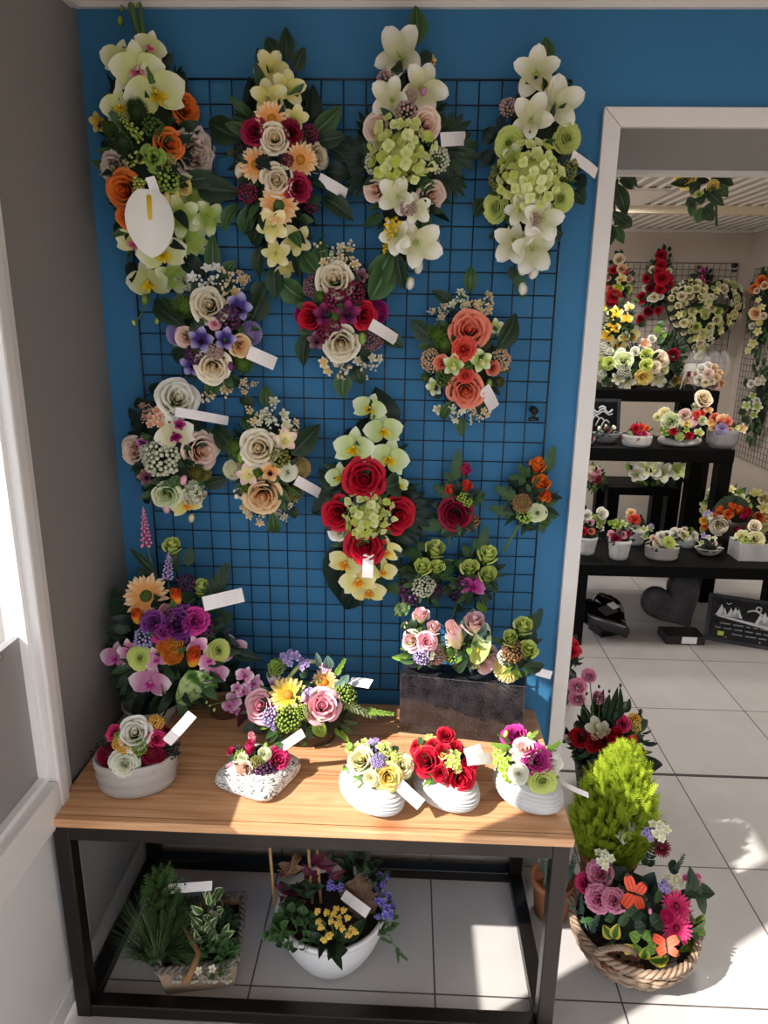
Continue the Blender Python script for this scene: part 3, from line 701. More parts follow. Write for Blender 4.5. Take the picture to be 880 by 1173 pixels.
for (x0, x1, y0, y1, z0, z1, nm) in ((TX0+.006+q, TX1-.006-q, TY0+.004, TY0+.004+q, zt-.034, zt, 'top_rail'), (TX0+.006+q, TX1-.006-q, TY1-.006-q, TY1-.006, zt-.034, zt, 'top_rail'),
        (TX0+.006, TX0+.006+q, TY0+.004+q, TY1-.006-q, zt-.034, zt, 'top_rail'), (TX1-.006-q, TX1-.006, TY0+.004+q, TY1-.006-q, zt-.034, zt, 'top_rail'),
        (TX0+.006+q, TX1-.006-q, TY0+.004, TY0+.004+q, .002, .036, 'bottom_rail'), (TX0+.006+q, TX1-.006-q, TY1-.006-q, TY1-.006, .002, .036, 'bottom_rail'),
        (TX0+.006, TX0+.006+q, TY0+.004+q, TY1-.006-q, .002, .036, 'bottom_rail'), (TX1-.006-q, TX1-.006, TY0+.004+q, TY1-.006-q, .002, .036, 'bottom_rail')):
    mb = MB(); mb.box(x0, x1, y0, y1, z0, z1); bevel(put(nm, mb.mesh(nm, M_steel, False), tb, I4), .003)
# ------------------------------------------------------------------ sprays hanging on the blue wall
YM = WY-.026
GA = 'artificial flower sprays hanging on the wire grid'
def spray(label, spec, org, sc, box, rd=.085, green=60, gsize=.055, **k):
    return arrange('hanging_flower_spray', label, 'flower spray', spec, org, sc, box, y0=WY-.045, rd=rd, group=GA, green=green, gsize=gsize, ymax=YM, **k)
A_, B_, C_, D_, E_, F_ = ((90, 0), 2.839), ((370, 0), 2.75), ((130, 270), 2.588), ((440, 300), 4.0), ((130, 420), 3.385), ((350, 440), 2.933)

spray('tall hanging spray of pale orchids and one white calla lily with orange roses', '''
stem x 240 270 172 25 22; stem x 225 230 200 20 14; bud green 135 68 30; bud olive 140 26 20; bud olive 195 18 24; bud olive 178 16 16
orchid orchidwhite 235 150 110; orchid orchidwhite 125 190 130; orchid orchidwhite 190 225 185; orchid orchidwhite 255 300 200; orchid orchidwhite 130 345 130
leaf deep 240 150 290 240 70; leaf deep 300 330 345 230 60; leaf deep 130 330 120 250 50
rose orange 350 355 82; rose orange 295 468 86; rose orange 148 618 105; rose orange 155 700 70
thistle seedgreen 188 358 85; berry seedgreen 245 415 70; thistle seedgreen 140 455 90; thistle mumgreen 105 420 60; fern dark 150 470 80 395 70; fern dark 140 500 75 470 60
spike lime 205 450 105 345 34; spike lime 205 508 68 570 36; spike lime 200 580 182 655 40
succulent green 245 512 85; succulent olive 285 530 60; cymbidium yellow 66 400 70
peony peonygrey 380 500 130; peony peonygrey 110 545 80; berry berrygreen 290 583 80; bud yellow 288 648 42; rose yellow 345 605 48; bud yellow 320 630 30
lily palegreen 375 630 120; lily palegreen 335 705 130; lily palegreen 428 705 105; lily palegreen 365 782 120
tag x 232 575 255 640 30
calla whitepure 228 615 240 840 150
orchid orchidwhite 175 790 130; orchid orchidwhite 275 825 160; orchid orchidwhite 225 925 150; lily palegreen 310 905 110
leaf dark 385 610 530 625 84; leaf dark 350 585 460 575 60; leaf deep 330 840 420 900 60; leaf deep 180 850 170 920 50; leaf mid 270 965 345 1055 50
stem x 240 960 180 1060 4; bud green 215 975 34; bud lime 180 1050 20; bud lime 255 1045 22
leaf deep 200 560 130 640 70; leaf deep 150 720 125 780 50''', *A_, (235, 520, 130, 420), rd=.10, green=110, gsize=.07)

spray('long hanging spray of cream roses and peach gerberas with dark red blooms', '''
leaf dark 675 200 675 85 52; leaf dark 645 200 612 118 52; leaf dark 610 220 580 155 46; leaf dark 700 230 737 152 50; leaf deep 570 370 553 245 56; leaf deep 750 400 765 270 60
leaf mid 765 435 857 345 66; leaf dark 780 460 872 440 58; leaf dark 525 450 418 395 86; leaf deep 700 330 740 260 60; leaf deep 590 300 600 230 50; leaf deep 640 280 640 200 50
lily paleyellow 625 220 118; lily paleyellow 680 285 112; lily paleyellow 615 315 118
gerbera peach 628 385 112; lily paleyellow 705 385 80; carnation burgundy 573 428 78; carnation darkred 692 430 66; carnation burgundy 712 612 80
rose cream 637 450 82; rose cream 645 585 92; rose cream 782 512 76; gerbera peach 574 535 110; gerbera peach 725 518 112; gerbera peach 652 668 128
berry berryred 755 435 60; berry berrydark 525 495 58; berry berryred 548 630 66; berry berryred 762 668 52; berry berrydark 600 530 50; bud cream 522 556 46; berry berryred 680 520 40
lily paleyellow 632 735 108; lily paleyellow 712 785 100; lily paleyellow 640 828 92; lily paleyellow 680 870 70
leaf mid 520 665 470 756 50; leaf mid 546 672 549 772 44; leaf dark 600 795 588 905 52; leaf dark 635 865 642 978 54; leaf dark 600 915 570 995 52; leaf dark 705 815 716 905 44; leaf dark 590 740 565 800 50
leaf dark 790 640 895 715 66; leaf deep 800 560 885 565 64; leaf deep 820 480 885 520 50; leaf deep 700 720 760 780 55
tag x 782 580 872 632 36''', *A_, (648, 540, 135, 320), rd=.095, green=100, gsize=.07)

spray('hanging spray of white lilies with pale pink roses round a light green hydrangea', '''
leaf mid 297 140 293 14 66; leaf dark 300 200 345 165 40; leaf dark 250 240 225 200 40
lily white 240 175 160; lily white 315 272 150; lily white 215 312 118; cymbidium yellow 343 192 36
berry berrypink 195 255 62; berry berrypink 262 350 66; berry berrypink 280 300 40; bud orchidmag 318 288 24
rose palepink 170 405 86; rose palepink 325 390 84; rose palepink 165 597 74; rose palepink 345 618 82
hydrangea hydra 250 480 196; sedum sedumwhite 165 512 80; sedum sedumwhite 366 502 80
palm dark 390 470 505 500 80; palm dark 395 560 450 620 80; palm dark 385 430 470 380 70; palm deep 130 500 20 490 80; palm deep 130 560 70 620 70; palm deep 160 420 110 350 60
leaf mid 328 462 360 412 34; leaf mid 158 472 128 442 36; leaf mid 325 560 330 615 48; fern mid 195 675 132 710 50; leaf mid 322 722 322 672 40
lily white 235 620 112; lily white 292 655 90; berry berrypink 268 655 52
lily white 228 742 105; lily white 298 768 150; bud white 302 842 42 ; bud white 275 893 42; berry berrypink 358 762 22
spike cleary 222 690 192 800 46; sprig mid 200 760 185 800 30
leaf mid 218 790 160 942 80; leaf dark 232 800 255 912 56; leaf deep 330 320 385 290 50; leaf deep 350 560 400 540 50
tag x 372 440 450 436 40''', *B_, (262, 510, 125, 350), rd=.095, green=90, gsize=.06)

spray('hanging spray of white lilies with four lime green roses round a hydrangea', '''
leaf mid 702 200 702 113 54; leaf dark 640 290 610 290 60; leaf dark 735 250 790 300 40
lily white 672 226 150; lily white 735 330 150; lily white 655 375 130; cymbidium yellow 700 270 40
berry berrypink 580 335 56; leaf deep 570 390 548 372 44
ranunculus lime 585 450 88; ranunculus lime 770 435 88; ranunculus lime 543 655 86; ranunculus lime 750 625 84
hydrangea hydra 655 555 190; sedum olive 560 560 90; lily whitegreen 605 500 80; sedum olive 770 530 80
leaf deep 545 440 505 410 60; leaf deep 540 510 500 480 60; leaf dark 790 600 825 645 56; leaf dark 510 625 478 685 56; leaf dark 600 680 596 720 44; fern dark 575 715 525 750 46; leaf dark 725 730 748 752 30
leaf deep 780 520 835 500 55; leaf deep 720 420 690 480 70; leaf deep 790 560 830 590 50; leaf dark 700 640 720 600 50
lily white 620 665 100; lily white 688 690 130; lily white 598 760 130; lily white 662 785 140; bud white 630 845 46; bud white 665 858 46; bud white 630 912 44; berry berrypink 665 690 40
fern mid 612 845 632 938 60; leaf dark 600 840 590 880 30
tag x 785 490 862 547 32''', *B_, (660, 540, 125, 340), rd=.09, green=90, gsize=.055)

spray('short hanging spray of cream roses and violet cymbidiums with lilac blooms', '''
leaf mid 295 105 293 -5 48; leaf mid 258 118 222 48 46; leaf mid 325 115 362 72 40; leaf dark 405 255 448 145 76; leaf dark 215 270 118 185 50; leaf dark 310 175 345 135 44
filler white 215 138 60; filler whitepure 270 130 90; filler cream 350 140 90; filler cream 385 130 50
thistle mumgreen 210 205 78; rose cream 285 208 98; rose cream 295 390 92; rose peach 378 328 58; rose palepink 212 302 56
berry berrypurple 340 242 76; berry berrypurple 238 355 60; cymbidium cymviolet 371 212 92; cymbidium cymviolet 332 306 76; cymbidium cymviolet 258 308 80; cymbidium cymviolet 234 382 78
mum lilac 188 292 72; mum lilac 411 290 70; rose pink 300 262 32; berry berrypink 300 343 52; bud purple 348 388 28
thistle mumgreen 388 382 70; leaf dark 262 285 236 248 54; leaf mid 370 285 385 265 30; leaf dark 335 420 375 445 50; leaf dark 215 330 180 375 44; leaf dark 240 420 230 400 40
filler cream 305 452 96; filler cream 398 440 52; leaf mid 300 420 285 478 44
leaf mid 250 345 240 310 36; tag x 400 345 480 380 40''', *C_, (300, 280, 118, 170), rd=.085, green=60)

spray('short hanging spray of two cream roses between crimson roses and purple cymbidiums', '''
leaf mid 605 110 558 48 60; leaf mid 568 190 492 130 74; leaf mid 762 190 825 55 84; leaf dark 575 290 562 388 58; leaf mid 680 410 680 482 58; leaf dark 715 385 738 440 48; leaf dark 795 285 862 332 54; leaf mid 622 90 612 5 50; leaf dark 690 110 705 75 40
filler white 640 55 90; filler cream 695 62 80; filler cream 660 90 70
rose cream 655 130 98; rose cream 675 320 98; rose red 583 245 76; rose red 745 235 72; mum magenta 562 235 64; mum magenta 787 225 68
sedum mauve 590 150 66; sedum mauve 770 308 74; berry berryred 715 170 66; berry berryred 658 188 66; berry berryred 630 295 58; berry berryred 650 265 50
cymbidium purpred 627 235 76; cymbidium purpred 695 232 80; cymbidium mauve 600 312 60; cymbidium mauve 735 120 50
thistle mumgreen 613 182 44; thistle mumgreen 657 240 40; bud green 738 305 36; leaf dark 730 345 760 360 40; leaf dark 710 210 730 195 30
filler cream 668 395 90; filler white 748 380 76
tag x 763 262 840 310 34''', *C_, (678, 225, 120, 175), rd=.085, green=60)

spray('hanging spray of two large coral roses with pale green cymbidiums', '''
leaf mid 393 140 398 15 64; leaf dark 318 195 218 128 56; leaf dark 225 355 118 262 90; leaf dark 520 400 610 232 100; leaf mid 352 710 356 802 52; leaf mid 305 640 262 725 50; leaf deep 500 270 470 330 60
filler cream 250 232 90; filler white 340 190 110; filler cream 450 200 120; filler cream 400 220 80
rose coral 390 312 164; rose coral 375 590 150; rose coral 260 466 68; rose coral 503 488 60; carnation coralred 365 400 96; carnation coralred 372 520 66
cymbidium palegreen 320 472 115; cymbidium palegreen 445 452 120; cymbidium whitegreen 510 300 84; cymbidium whitegreen 535 345 56
thistle mumgreen 245 330 110; thistle mumgreen 278 372 84; sedum peachscab 208 450 108; sedum peachscab 540 450 108
thistle mumgreen 190 530 60; thistle olive 525 552 72; bud green 482 558 44; thistle mumgreen 385 480 50
cymbidium whitegreen 235 572 96; leaf deep 270 590 205 612 56; leaf deep 470 560 420 520 60; leaf deep 450 640 500 670 60; leaf dark 420 360 500 380 60; sedum seedgreen 275 530 90
filler white 340 682 100; filler cream 420 690 100; lily white 245 675 50; leaf dark 430 650 480 620 50
tag x 458 578 506 672 58''', *D_, (372, 440, 175, 260), rd=.085, green=60)

spray('hanging spray in the corner with a white rose, a white orchid and peach roses', '''
fern deep 215 110 200 45 70; leaf deep 170 150 200 70 60; fern dark 120 240 60 165 70; fern dark 110 260 70 215 60; leaf deep 110 160 90 120 50; leaf deep 150 110 175 60 50
rose white 250 122 140; rose palepink 345 325 128; rose palepink 80 325 100; orchid white 238 265 165; cymbidium magenta 255 225 50
floret palepink 165 200 100; filler sedumpink 130 180 70; cymbidium orchidmag 115 300 60; bud pink 272 440 40; bud pink 366 430 26; sedum sedumwhite 182 357 150; sedum sedumwhite 130 330 70
leaf deep 230 310 282 385 84; leaf dark 300 235 352 215 52; leaf dark 165 470 118 492 60; thistle olive 330 412 80; sedum olive 355 415 60
rose palegreen 205 500 96; bud pink 205 548 46; hydrangea sedumwhite 312 492 90; orchid paleyellow 288 535 140; bud paleyellow 303 588 36; floret palepink 330 500 70
cymbidium mauve 125 428 70; leaf mid 200 440 235 480 60; leaf mid 290 470 360 465 50; leaf mid 250 420 230 470 44
leaf dark 355 458 452 430 58; leaf deep 110 380 80 410 50; leaf deep 140 500 120 530 40
tag x 240 175 445 210 36''', *E_, (220, 320, 150, 265), rd=.08, green=70)

spray('hanging spray of ivory roses with a green ranunculus and dark laurel leaves', '''
leaf mid 595 160 590 70 54; leaf dark 545 155 488 122 50; leaf dark 480 330 388 222 80; leaf dark 690 340 805 222 90; leaf mid 530 250 512 180 46; leaf mid 570 540 520 552 44; leaf mid 615 565 626 650 54; leaf mid 650 520 655 470 46; leaf dark 690 540 705 590 40
filler cream 545 190 80; filler white 620 180 116; filler cream 685 245 80; filler white 580 210 70
rose cream 565 315 132; rose peach 580 502 130; cymbidium pinkcream 665 285 100; cymbidium pinkcream 520 420 100; cymbidium peach 608 408 84
thistle mumgreen 473 312 78; bud green 495 352 50; thistle mumgreen 560 410 48; berry olive 640 352 90; thistle mumgreen 515 470 62; thistle olive 700 490 84; thistle mumgreen 470 340 50
mum white 460 400 78; mum peachscab 728 395 84; ranunculus whitegreen 677 410 72; cymbidium white 490 492 60; leaf mid 640 445 620 420 46
filler cream 560 572 92; filler white 640 592 80; filler cream 690 520 56; filler white 520 545 50
leaf deep 620 460 660 450 50; tag x 708 440 802 492 40''', *E_, (595, 370, 155, 230), rd=.085, green=60)

spray('tall hanging spray of crimson roses with pale green orchids on broad dark leaves', '''
leaf deep 255 180 238 8 120; leaf deep 200 230 135 150 80; leaf dark 100 345 42 285 54; leaf dark 260 350 325 325 84; leaf deep 120 540 130 758 130; leaf deep 200 640 130 760 80; palm deep 320 420 450 440 80; palm deep 330 470 410 520 70; leaf deep 90 395 18 432 74; leaf deep 90 360 30 360 60; leaf deep 250 540 312 515 46; leaf deep 180 300 130 330 50
orchid orchidgreen 215 80 118; orchid orchidgreen 265 155 135; orchid orchidgreen 160 215 150; orchid orchidgreen 285 250 152; orchid orchidgreen 112 312 105; orchid orchidgreen 320 340 70
rose red 198 318 125; rose red 108 436 108; rose red 312 440 112; rose red 200 545 118
hydrangea hydra 215 440 158; rose white 106 497 60; leaf light 138 542 150 478 26; leaf light 150 528 216 530 36; leaf dark 165 380 200 400 60
orchid paleyellow 130 605 130; orchid paleyellow 272 565 110; orchid paleyellow 175 665 140; orchid paleyellow 213 703 120; orchid paleyellow 262 632 100
leaf deep 280 360 250 400 70; leaf deep 330 380 370 340 50; leaf deep 250 600 300 620 50
tag x 212 572 208 650 36''', *F_, (210, 385, 135, 340), rd=.095, green=80, gsize=.065)

GB = 'small rose posies tucked into the wire grid'
def posy(label, spec, box, **k):
    return arrange('hanging_flower_posy', label, 'flower posy', spec, *F_, box, y0=WY-.04, rd=.045, group=GB, green=44, gsize=.05, ymax=YM, **k)
posy('small grid posy of a dark red rose under three pink red buds', '''
fern mid 505 330 515 218 56; fern mid 490 380 432 340 56; fern mid 500 330 468 298 40; fern mid 555 410 602 370 46; fern mid 470 470 388 482 64; fern mid 545 450 590 470 40; fern mid 480 430 440 400 40
rosebud hotpink 535 290 50; rosebud coralred 541 345 46; rosebud coralred 487 358 42; rose darkred 503 437 100; berry berrygreen 538 388 52; berry sedumbrown 560 465 56; leaf dark 500 480 532 496 34; stem x 492 490 478 545 7; stem x 520 400 535 300 4; stem x 500 400 488 365 4''', (515, 410, 65, 90))
posy('small grid posy of three orange rosebuds with one cream green rose', '''
fern mid 800 310 836 208 64; fern mid 745 330 685 310 50; fern mid 715 385 638 345 56; fern mid 705 440 618 412 58; fern mid 745 300 722 282 40; leaf deep 745 400 760 360 30
rosebud orange 778 278 64; rosebud orange 790 336 66; rosebud orangeyellow 803 380 48; sedum sedumbrown 727 402 68; mum peachscab 727 400 60; berry berrygreen 740 440 60; ranunculus palegreen 780 433 62
leaf mid 780 460 828 466 40; leaf dark 740 470 780 490 34; fern mid 790 470 800 500 40; stem x 730 455 663 562 9; stem x 780 400 782 300 4''', (755, 390, 70, 100))
posy('small grid posy of three green roses over white and purple sedum with a glossy leaf', '''
fern mid 395 570 330 565 66; fern mid 365 620 318 640 60; fern mid 450 650 500 610 60; fern mid 450 685 492 702 50; fern mid 340 690 262 684 60; fern mid 400 560 380 530 46; fern mid 380 660 340 630 60
rosebud lime 437 562 78; rosebud lime 393 618 72; rosebud lime 440 620 62; sedum sedumwhite 397 680 82; berry berrypurple 350 702 84; berry berrypurple 440 700 50; leaf marble 350 730 298 778 48; leaf dark 420 720 440 740 30''', (400, 640, 80, 95))
posy('small grid posy of three green roses over a magenta orchid and purple berries', '''
fern mid 590 570 606 478 56; fern mid 560 580 532 543 50; fern mid 550 610 500 600 56; fern mid 615 650 642 700 56; fern mid 580 560 570 520 40; fern mid 560 700 530 740 40
rosebud lime 612 578 76; rosebud lime 553 620 68; rosebud lime 612 645 70; orchid orchidmag 563 680 100; berry berrypurple 503 700 72; berry berrypurple 525 670 50; stem x 510 735 487 802 7; leaf dark 505 735 535 765 36; leaf light 580 730 610 770 30''', (570, 640, 75, 95))

# ------------------------------------------------------------------ the granite block and what stands on it
p0 = atz(457, 839, TZ); p1 = aty(606, 862, 1.545)
ang = math.atan2(1.545-p0.y, .302-p0.x); bl = sqrt((1.545-p0.y)**2+(.302-p0.x)**2); bh = .168; bd = .075
gb = thing('granite_block', 'polished dark granite block on the table by the white door trim', 'stone block', (p0.x, p0.y, TZ), rz=ang)
mb = MB(); mb.box(0, bl, 0, bd, 0, bh)
def granite(name, a, b_, rough, sc=260):
    if name in MATS: return MATS[name]
    m, nt, b = newmat(name); N, L = nt.nodes, nt.links
    tc = N.new('ShaderNodeTexCoord'); nz = N.new('ShaderNodeTexNoise'); nz.inputs['Scale'].default_value = sc; nz.inputs['Detail'].default_value = 4; L.new(tc.outputs['Object'], nz.inputs['Vector'])
    n2 = N.new('ShaderNodeTexNoise'); n2.inputs['Scale'].default_value = sc*.1; n2.inputs['Detail'].default_value = 5; L.new(tc.outputs['Object'], n2.inputs['Vector'])
    cr = N.new('ShaderNodeValToRGB'); e = cr.color_ramp.elements; e[0].position = .38; e[0].color = lin(a); e[1].position = .68; e[1].color = lin(b_)
    ad = N.new('ShaderNodeMath'); ad.operation = 'MULTIPLY_ADD'; ad.inputs[1].default_value = .5; L.new(n2.outputs['Fac'], ad.inputs[0])
    hf = N.new('ShaderNodeMath'); hf.operation = 'MULTIPLY'; hf.inputs[1].default_value = .5; L.new(nz.outputs['Fac'], hf.inputs[0]); L.new(hf.outputs[0], ad.inputs[2])
    L.new(ad.outputs[0], cr.inputs[0]); L.new(cr.outputs['Color'], b.inputs['Base Color']); b.inputs['Roughness'].default_value = rough; b.inputs['Specular IOR Level'].default_value = .6 if rough < .1 else .2
    MATS[name] = m; return m
bevel(put('block', mb.mesh('block', granite('granite_dark', '121114', '3C383C', .05), False), gb, WORLD[gb.name]), .003, 3)
for cx in (.062, .152, .248):
    mb = MB(); mb.tube([(cx, bd*.5, bh-.002), (cx, bd*.5, bh+.0015)], .026, 20); put('vase_insert', mb.mesh('vase_insert', plain('black_plastic', '0C0C0E', .35), False), gb, WORLD[gb.name])
bt = TZ+bh
Q_ = ((380, 640), 3.143)
GC = 'posies standing in the granite block'
def blockposy(label, spec, box, y0, rd=.05):
    return arrange('flower_posy', label, 'flower posy', spec, *Q_, box, y0=y0, rd=rd, group=GC, green=30, gsize=.04, zmin=bt+.002, cols=('dark', 'mid', 'light'))
blockposy('posy of small pink cream roses at the left end of the granite block', '''
rosebud pinkcream 322 212 66 1.1; rosebud pinkcream 365 255 66; rose pinkcream 288 295 70; rose pink 343 300 66; leaf mid 310 280 312 235 36; leaf mid 370 300 380 262 36; leaf dark 265 260 262 226 30; bud peach 268 240 26
sedum lilac 328 352 70; sedum sedumpink 382 352 70; leaf light 275 350 215 356 26; leaf mid 290 340 262 320 34; leaf mid 300 370 235 360 22; filler white 350 330 50; leaf dark 350 370 400 385 40; thistle mumgreen 425 342 70; sprig light 415 345 440 310 30; leaf dark 300 250 290 210 30''', (330, 305, 68, 75), p0.y+.005)
blockposy('posy of tall bicolour rosebuds and a white calla on the granite block', '''
leaf grey 505 300 512 178 100; leaf dark 500 390 475 320 40; leaf dark 560 300 545 250 40; leaf dark 470 400 440 380 40
tulip pinkcream 450 285 82 1.15; rosebud pinkcream 512 238 98; calla whitegreen 508 375 560 230 74; rose pinkcream 558 366 98; thistle mumgreen 420 330 60; sprig light 415 360 400 300 40; leaf dark 490 360 440 400 40; filler white 410 300 50; berry mumgreen 430 350 60''', (500, 305, 70, 90), p0.y-.015)
blockposy('posy of green rosebuds with brown sedum at the right end of the granite block', '''
fern dark 710 270 756 178 64; fern mid 700 230 735 200 40; fern dark 720 350 730 250 44; rosebud lime 690 248 78; rosebud lime 645 290 68; rosebud lime 706 330 76; sedum sedumbrown 650 332 86; berry berrywhite 622 358 56; mum paleyellow 625 402 98; leaf dark 660 360 640 400 50
leaf dark 690 385 770 385 46; leaf light 660 390 680 425 26; leaf mid 700 400 720 420 30; tag x 738 405 792 420 30''', (670, 320, 62, 95), p0.y-.035)

# ------------------------------------------------------------------ arrangements on the table
def pot_at(px, py, z=TZ): return atz(px, py, z)
M_ceram = plain('grey_ceramic', 'A8A19C', .38, noise=.05, nscale=12); M_whitecer = plain('white_ceramic', 'BEBCBA', .4); M_darkpot = plain('brown_pot', '6A4A38', .6, noise=.2)
# tall corner arrangement in a footed bowl
G_ = ((80, 570), 4.0)
c0 = Vector((-.655, 1.60, TZ))
t18 = thing('corner_flower_arrangement', 'tall mixed arrangement with purple rose and peach gerbera in a grey bowl', 'flower arrangement', c0)
mb = MB(); mb.lathe([(0, 0), (.045, 0), (.05, .006), (.046, .014), (.062, .03), (.073, .055), (.074, .062), (.069, .062), (.064, .045), (0, .04)], 32)
put('bowl', mb.mesh('bowl', M_ceram), t18, WORLD[t18.name])
E18 = Ell((-.595, c0.y+.01, TZ+.21), (.15, .12, .19))
arrange('', '', '', '''
fern dark 250 600 140 415 130; fern dark 630 500 722 298 120; fern dark 540 320 552 225 70; fern dark 680 560 745 535 110; fern dark 270 650 170 620 90; fern deep 270 560 200 520 90; fern deep 350 520 270 400 90; fern deep 600 640 700 560 90
leaf dark 395 350 272 230 40; leaf deep 360 390 315 318 60; leaf dark 470 340 500 250 50; leaf dark 520 480 560 440 60; leaf deep 430 420 440 280 40
stem x 400 380 352 220 6; spike carnpink 352 222 336 42 48; stem x 470 480 448 370 6; spike lilac 447 375 455 235 50
rosebud lime 470 228 92; rosebud lime 600 418 92; ranunculus lime 320 735 108; ranunculus lime 683 700 104
gerbera peach 345 447 205; tulip orangeyellow 487 462 70; tulip orangeyellow 310 550 64; tulip orangeyellow 563 738 90
peony purple 490 578 160; carnation magenta 575 565 110; carnation purple 385 575 100; peony magenta 420 620 90; rose mauve 450 525 76; berry berrypurple 535 388 86; berry cymviolet 340 642 92; berry berrypurple 625 600 76
mum orangemum 445 680 95; mum orangemum 470 720 95; sedum orangemum 485 680 80
orchid orchidpink 200 735 150; orchid orchidpink 265 700 110; orchid orchidpink 395 742 130; orchid orchidpink 365 855 190; orchid orchidpink 585 682 110; orchid orchidpink 640 745 120; orchid orchidpink 672 812 140; orchid orchidpink 755 700 150
leaf marble 545 790 600 945 190; leaf dark 320 785 95 892 100; leaf deep 120 850 -5 1000 40; leaf deep 740 705 890 745 60; leaf deep 680 650 780 680 60; stem x 640 630 740 690 5; leaf deep 440 800 480 870 90; leaf deep 250 780 220 700 70
sprig dark 640 560 610 500 60; sprig dark 650 480 580 480 40
tag x 612 488 795 445 66''', *G_, None, E=E18, root=t18, green=130, gsize=.08, zmin=TZ+.05, cols=('deep', 'dark', 'mid'))
# brown pot behind
P = Vector((-.475, 1.655, TZ))
t = thing('brown_plant_pot', 'brown tapered plant pot behind the white oval pot at the table back', 'plant pot', P)
mb = MB(); mb.lathe([(0, 0), (.04, 0), (.052, .075), (.057, .078), (.057, .092), (.05, .092), (.047, .07), (0, .07)], 28); put('pot', mb.mesh('pot', M_darkpot), t, WORLD[t.name])
mb = MB(); mb.lathe([(0, .076), (.046, .072)], 20); put('soil', mb.mesh('soil', M_soil), t, WORLD[t.name])
E = Ell(P+Vector((0, 0, .11)), (.045, .04, .035)); greenery(t, E, 26, .05, ('deep', 'dark'), zmin=TZ+.06, seed=3)

# pink rose basket with arched handle
H_ = ((225, 730), 3.826)
c0 = Vector((-.245, 1.555, TZ))
t19 = thing('flower_basket_arrangement', 'pink rose and yellow gerbera arrangement with a green arched handle on the table', 'flower arrangement', c0)
mb = MB(); mb.lathe([(0, 0), (.06, 0), (.07, .05), (.064, .05), (.056, .02), (0, .02)], 28, 1.25, .8); put('basket', mb.mesh('basket', plain('dark_wicker', '4A3826', .8, noise=.3, nscale=50, bump=.5)), t19, WORLD[t19.name])
hb = MB(); a0 = aty(398, 190, 0) if False else None
h0 = aty(225+380/3.826, 730+220/3.826, 1.56); h1 = aty(225+520/3.826, 730+105/3.826, 1.58); h2 = h1+Vector((.03, .03, -.12))
pts = [h0.lerp(h1, k/8)+Vector((0, 0, .022*sin(pi*k/8))) for k in range(9)]+[h1+Vector((.012, .01, -.012)), h2]
hb.tube(pts, .0055, 8); put('basket_handle', hb.mesh('basket_handle', plain('handle_green', 'A8B87A', .55)), t19, I4)
E19 = Ell((c0.x+.0, c0.y, TZ+.075), (.155, .085, .085))
arrange('', '', '', '''
orchid orchidpink 160 275 90; orchid orchidpink 205 235 80; orchid orchidpink 250 200 95; orchid orchidpink 140 300 80; orchid orchidpink 165 320 80; orchid orchidpink 210 165 90; orchid orchidpink 175 220 60; stem x 300 230 60 300 5; stem x 290 230 200 150 4; bud lime 45 285 14; bud lime 78 318 18; bud lime 60 300 12
rose pink 280 300 128; rose pink 552 300 142; tulip orchidpink 345 190 76; gerbera yellow 400 248 160; gerbera peach 565 192 124
sedum mumgreen 405 360 120; sedum mumgreen 650 250 110; sedum mumgreen 350 130 80; sedum mumgreen 470 330 70; berry lilac 325 350 80; berry lilac 340 400 30; floret lilac 400 90 90; floret lilac 470 115 70; floret lilac 310 370 60; lily lilac 435 82 50; floret orchidpink 570 130 70; floret lilac 490 240 60; bud pink 472 262 40
leaf maroon 280 260 175 400 50; leaf maroon 260 290 200 340 40; sprig grey 260 370 215 405 40; sprig grey 290 390 260 430 40
fern light 500 370 580 545 110; fern light 500 360 490 470 80; leaf light 520 360 560 440 60; fern dark 660 320 690 385 60; sprig vari 640 290 770 345 60; sprig light 720 320 850 335 50; sprig light 610 170 650 100 60; leaf grey 580 140 575 80 50; leaf grey 640 200 668 165 40; leaf grey 540 130 525 65 30; leaf grey 610 230 655 180 40; leaf light 360 140 325 100 40
leaf dark 490 160 450 150 60; leaf dark 600 260 640 330 50; leaf dark 460 220 500 190 50; leaf mid 340 160 310 150 40
tag x 670 195 765 205 50''', *H_, None, E=E19, root=t19, green=90, gsize=.05, zmin=TZ+.012, cols=('dark', 'mid', 'light'))

# oval bowl of burgundy and white blooms
c0 = Vector((-.597, 1.348, TZ))
t = thing('potted_flower_arrangement', 'oval ribbed grey bowl of white roses and burgundy chrysanthemums at the table left', 'flower arrangement', c0, rz=.25)
mb = MB(); mb.lathe([(0, 0), (.074, 0), (.080, .006), (.086, .018), (.082, .027), (.082, .029), (.090, .042), (.086, .053), (.086, .055), (.091, .066), (.091, .080), (.087, .083), (.080, .07), (.076, .05), (0, .05)], 48, 1, .72); put('bowl', mb.mesh('bowl', M_ceram), t, WORLD[t.name])
E = Ell(c0+Vector((0, .008, .094)), (.082, .060, .070))
P1_ = ((60, 780), 4.889)
arrange('', '', '', '''
rose white 463 290 165; ranunculus whitegreen 405 465 165; mum burgundy 310 420 130; mum burgundy 560 410 110; mum burgundy 545 480 110; mum burgundy 590 430 90; rose hotpink 590 325 92; rose hotpink 345 290 80; sedum yelloworange 580 235 100; sedum yelloworange 370 350 80; sedum yelloworange 400 380 70; sedum mumgreen 490 375 90; sedum mumgreen 370 310 60
filler berrydark 250 430 90; filler berrydark 290 340 70; berry berrydark 660 400 100; filler berrydark 690 370 80; leaf dark 640 450 630 500 70; leaf dark 340 430 380 420 50; bud burgundy 640 265 40; mum burgundy 645 290 60; leaf mid 560 260 540 220 50; leaf dark 460 420 490 400 50; leaf deep 650 380 700 350 50
tag x 640 345 785 185 62''', *P1_, None, E=E, root=t, green=70, gsize=.035, zmin=TZ+.05)

